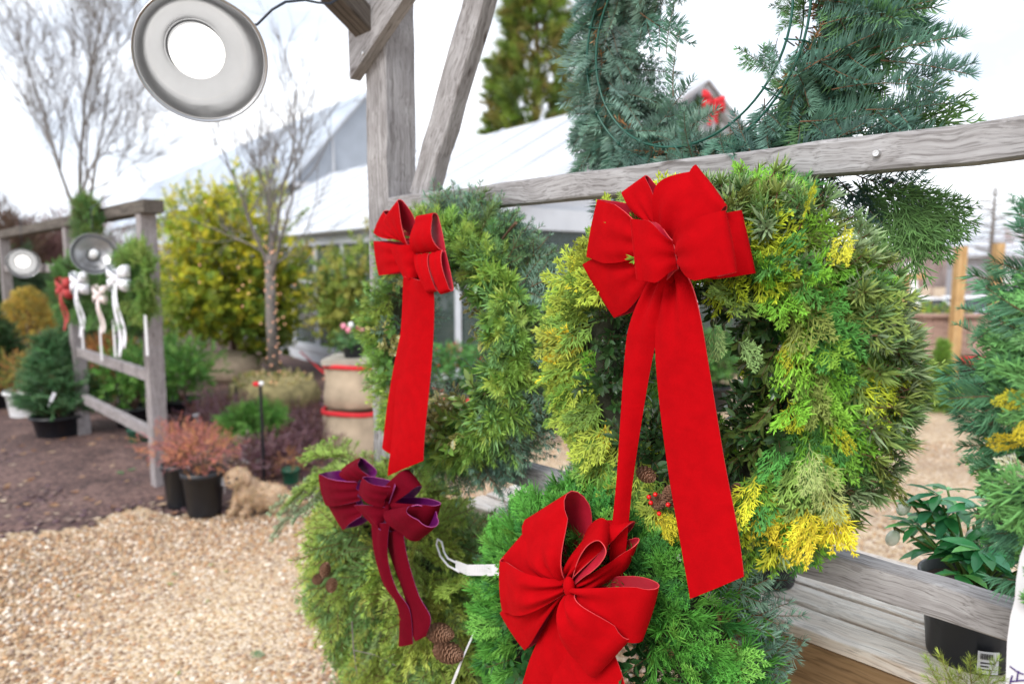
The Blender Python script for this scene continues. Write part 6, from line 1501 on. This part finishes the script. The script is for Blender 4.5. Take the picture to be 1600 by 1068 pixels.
t, p = shrub('cone_shrub', 1470, 600, 7.3, 'bright green cone-shaped shrub standing before the fence at the right', 'shrub', [])
f = FB(); cloud(f, 'feather', p + UP * .34, (.17, .17, .36), 700, (.06, .1), np.array([[.13, .26, .05], [.18, .32, .07]]), cone=True, up=.7); f.build('crown', m_bgleaf, t); b = MB(); b.tube([p, p + UP * .6], .02, 6); b.build('trunk', m_bark, t)
t, p = shrub('low_shrub', 1478, 620, 7.1, 'low spreading green shrub at the foot of the cone-shaped one', 'shrub', []); f = FB(); cloud(f, 'feather', p + UP * .10, (.30, .2, .12), 500, (.07, .1), np.array([[.14, .26, .05], [.2, .32, .08]]), up=.7); f.build('crown', m_bgleaf, t)
t, p = shrub('bin', 1522, 620, 7.4, 'dark bin by the fence half hidden behind the right edge wreath', 'bin', []); b = MB(); b.box(p + UP * .22, (.11, .12, .22)); b.box(p + UP * .455, (.12, .13, .015)); b.build('body', m_black, t); b = MB(); b.box(p + [-.02, -.0, .50], (.10, .08, .03)); b.build('red_lid', m_redtrim, t)
# flower bed behind the fence
t, p = shrub('flower_box', 1440, 500, 8.3, 'row of green and yellow plants showing above the fence', 'plant', []); f = FB(); p = np.array([at(1445, 490, 8.3)[0], 8.3, zf - .05]); cloud(f, 'leafy', p, (.6, .15, .12), 260, (.08, .14), np.array([[.18, .34, .05], [.36, .38, .06], [.12, .25, .06]])); f.build('foliage', m_bgleaf, t)
f = FB(); cloud(f, 'leafy', p + [-.45, 0, .05], (.12, .1, .04), 20, (.04, .06), np.array([[.5, .03, .2]])); f.build('pink_flowers', m_bgleaf, t)
b = MB(); b.box(p - UP * .35, (.62, .16, .3)); b.build('planter', m_apron, t)
m_carw = plain('white car paint', (.72, .74, .77), .25, coat=1); m_carg = plain('silver car paint', (.45, .48, .53), .25, .4); m_win = plain('dark car glass', (.03, .04, .05), .06, spec=.8)
def car(c, rz, paint, label, suv=False):
    t = thing('parked_car', c, rz, label, 'car', 'cars parked beyond the fence'); Rz = np.array(Matrix.Rotation(rz, 3, 'Z')); c = np.array(c); H = .25 if suv else 0
    def W(v): return np.array(v) @ Rz.T + c
    prof = [(-2.2, .35), (-2.25, .75), (-2.1, .98), (-1.3, 1.02), (1.35, .98), (2.05, .82), (2.2, .6), (2.2, .35)]
    b = MB(); hw = .88
    def extr(mb, prof, hw0, hw1f, m=0):
        n = len(prof); A = [(x, -hw0 * hw1f(z), z) for x, z in prof]; B = [(x, hw0 * hw1f(z), z) for x, z in prof]
        mb.add(W(A + B), [tuple(range(n)), tuple(range(2 * n - 1, n - 1, -1))] + [(i, n + i, n + (i + 1) % n, (i + 1) % n) for i in range(n)], m)
    extr(b, prof, hw, lambda z: 1 - .06 * abs(z - .6)); b.build('body', paint, t)
    cab = [(-1.95, 1.0), (-1.5, 1.42 + H), (.3, 1.47 + H), (1.15, .99)]; b = MB(); extr(b, cab, hw * .95, lambda z: 1 - .22 * (z - 1) / .5); b.build('windows', m_win, t)
    b = MB(); extr(b, [(-1.55, 1.40 + H), (-1.45, 1.46 + H), (.25, 1.51 + H), (.4, 1.44 + H)], hw * .78, lambda z: 1); 
    for x0, x1 in ((-1.95, -1.5), (1.15, .3), (-.55, -.55)):
        for s_ in (-1, 1): b.tube([W((x0, s_ * hw * .955, 1.0)), W((x1, s_ * hw * .76, 1.45 + H))], .035, 6)
    b.build('roof', paint, t)
    for x in (-1.35, 1.35):
        for s_ in (-1, 1):
            wr = MB(); Rw = np.array(Matrix.Rotation(rz, 3, 'Z')) @ np.array([[1, 0, 0], [0, 0, 1.], [0, -1, 0]]); p_ = W((x, s_ * .80, .33)); wr.lathe([(0, -.1), (.22, -.1), (.31, -.1), (.33, -.06), (.33, .06), (.31, .1), (.22, .1), (0, .1)], p_, Rw, 24); w_ = wr.build('wheel', m_black, t, True)
            wr = MB(); wr.lathe([(0, -.11), (.19, -.112), (.20, -.10)], p_, Rw, 16); wr.lathe([(.20, .10), (.19, .112), (0, .11)], p_, Rw, 16); o = wr.build('rim', m_galv, None, True); o.parent = w_; o.matrix_basis = mw(w_).inverted(); 
    for s_ in (-1, 1):
        b = MB(); b.box(W((2.17, s_ * .62, .72)), (.05, .16, .07), Rz); b.build('headlight', m_white, t); b = MB(); b.box(W((-2.2, s_ * .66, .85)), (.04, .12, .08), Rz); b.build('tail_light', m_redtrim, t)
car((at(1440, 470, 24)[0], 24., -1.25), .05, m_carw, 'white parked car beyond the fence, left of the pale posts', True)
car((at(1540, 470, 25)[0] + .4, 25., -1.25), -.1, m_carw, 'white parked car beyond the fence, right of the nearer pale post', True)
car((at(1625, 480, 21)[0], 21., -1.25), .2, m_carg, 'silver parked car beyond the fence near the right edge')
# small house far off
hx = at(1575, 440, 60.); hs = thing('house', (hx[0], 60, -1.25), 0, 'small pale far-off house with a white gable near the right edge', 'house')
m_hw = plain('grey siding', (.30, .31, .35), .8, var=.1); m_hr = plain('grey shingles', (.50, .52, .57), .8, var=.2)
b = MB(); b.box((hx[0], 60, .6), (3.5, 3, 1.9)); b.build('wall', m_hw, hs)
b = MB(); quadbox(b, [(hx[0] - 3.9, 56.7, 2.4), (hx[0] + 3.9, 56.7, 2.4), (hx[0] + 1.5, 60, 4.3), (hx[0] - 1.5, 60, 4.3)], (0, -.5, .8), .12); quadbox(b, [(hx[0] - 3.9, 63.3, 2.4), (hx[0] + 3.9, 63.3, 2.4), (hx[0] + 1.5, 60, 4.3), (hx[0] - 1.5, 60, 4.3)], (0, .5, .8), .12); quadbox(b, [(hx[0] - 3.9, 56.7, 2.4), (hx[0] - 1.5, 60, 4.3), (hx[0] - 3.9, 63.3, 2.4)], (-.5, 0, .8), .12); b.build('roof', m_hr, hs)
for dx in (-2, 0, 2): b = MB(); b.box((hx[0] + dx, 56.97, 1.0), (.5, .05, .7)); b.build('window', m_white, hs)
# bare template for distant woods
def bare_tmpl(rg, levels=4):
    t = T_()
    def g(p, d, ln, r, l):
        d = d / np.linalg.norm(d); q = p + d * ln; t.stem(np.array([p, (p + q) / 2 + rg.normal(0, .02 * ln, 3), q]), r, r * .6, 1.0)
        if l >= levels: return
        for k in range(4): a = rg.uniform(0, 6.28); g(p + (q - p) * rg.uniform(.35, 1), d + np.array([math.cos(a), .35, math.sin(a)]) * rg.uniform(.35, .7), ln * rg.uniform(.5, .72), max(.0022, r * .5), l + 1)
    g(np.zeros(3), np.array([0, 1., 0]), .38, .014, 0); return t.done()
TM['bare'] = [bare_tmpl(rng) for _ in range(4)]
m_wtwig = foliage('distant twigs', .9, 0, .1, .2)
f = FB(); n = 90; x = rng.uniform(8, 120, n); y = rng.uniform(55, 95, n)
f.put('bare', np.stack([x, y, np.full(n, -1.25)], 1), UP + rng.normal(0, .05, (n, 3)), rng.normal(0, 1, (n, 3)), rng.uniform(5, 9, n), np.array([.27, .22, .21]))
n = 60; x = rng.uniform(5, 80, n); y = rng.uniform(34, 60, n); f.put('bare', np.stack([x, y, np.full(n, -1.25)], 1), UP + rng.normal(0, .05, (n, 3)), rng.normal(0, 1, (n, 3)), rng.uniform(2.5, 4, n), np.array([.22, .16, .14]))
tag(f.build('distant_woodland', m_wtwig), kind='stuff')
f = FB(); n = 70; x = rng.uniform(-90, -14, n); y = rng.uniform(30, 80, n)
f.put('bare', np.stack([x, y, np.zeros(n)], 1), UP + rng.normal(0, .05, (n, 3)), rng.normal(0, 1, (n, 3)), rng.uniform(3, 5.5, n), np.array([.24, .18, .17])); tag(f.build('distant_woodland', m_wtwig), kind='stuff')
# low far banks that close the view under the trees
def bank(name, x0, x1, y, z, h):
    xs = np.linspace(x0, x1, 90); V = []; 
    for k, (dy, hh) in enumerate(((-6, 0), (-3, .5), (0, .85), (4, 1.), (12, 1.0), (20, 0))): V.append(np.stack([xs, np.full(90, y + dy), z + h * hh * (1 + .25 * fbm(xs * .15, xs * .1 + k)) if hh else np.full(90, z - .3)], 1))
    V = np.concatenate(V); F = np.array([(k * 90 + i, k * 90 + i + 1, (k + 1) * 90 + i + 1, (k + 1) * 90 + i) for k in range(5) for i in range(89)])
    tag(npmesh(name, V, F, plain('brown winter scrub', (.17, .13, .12), .95, bump=1, bscale=2, var=.4, vscale=.5)), kind='structure')
bank('hills', 2, 200, 105, -1.3, 6.5); bank('hills', -230, -10, 95, 0, 4.0)
# layered bare conifer standing alone at the right
p = at(1548, 400, 30.); p = np.array([p[0], 30., -1.25]); t = thing('bare_larch', p, 0, 'tall bare larch with tiered level branches at the right, above the pale posts', 'tree'); b = MB(); b.tube([p, p + UP * 3, p + UP * 6.4], [.13, .1, .03], 8); b.build('trunk', m_barkgrey, t); b = MB()
for k in range(46):
    z = 2.6 + 3.6 * k / 46; a = k * 2.4; ln = (2.5 - .45 * (z - 2.4)) * rng.uniform(.7, 1.1); d = np.array([math.cos(a), math.sin(a), .08]); b.tube([p + UP * z, p + UP * z + d * ln * .5 - UP * .05, p + UP * z + d * ln], [.035, .022, .01], 5)
    for j in range(6):
        u = .3 + .7 * j / 6; q = p + UP * z + d * ln * u; e = nrm(np.cross(d, UP)) * (1 if j % 2 else -1) + d * .6; b.tube([q, q + e * .45 * (1.2 - u) + UP * .03], [.014, .006], 4)
b.build('branches', m_barkgrey, t)
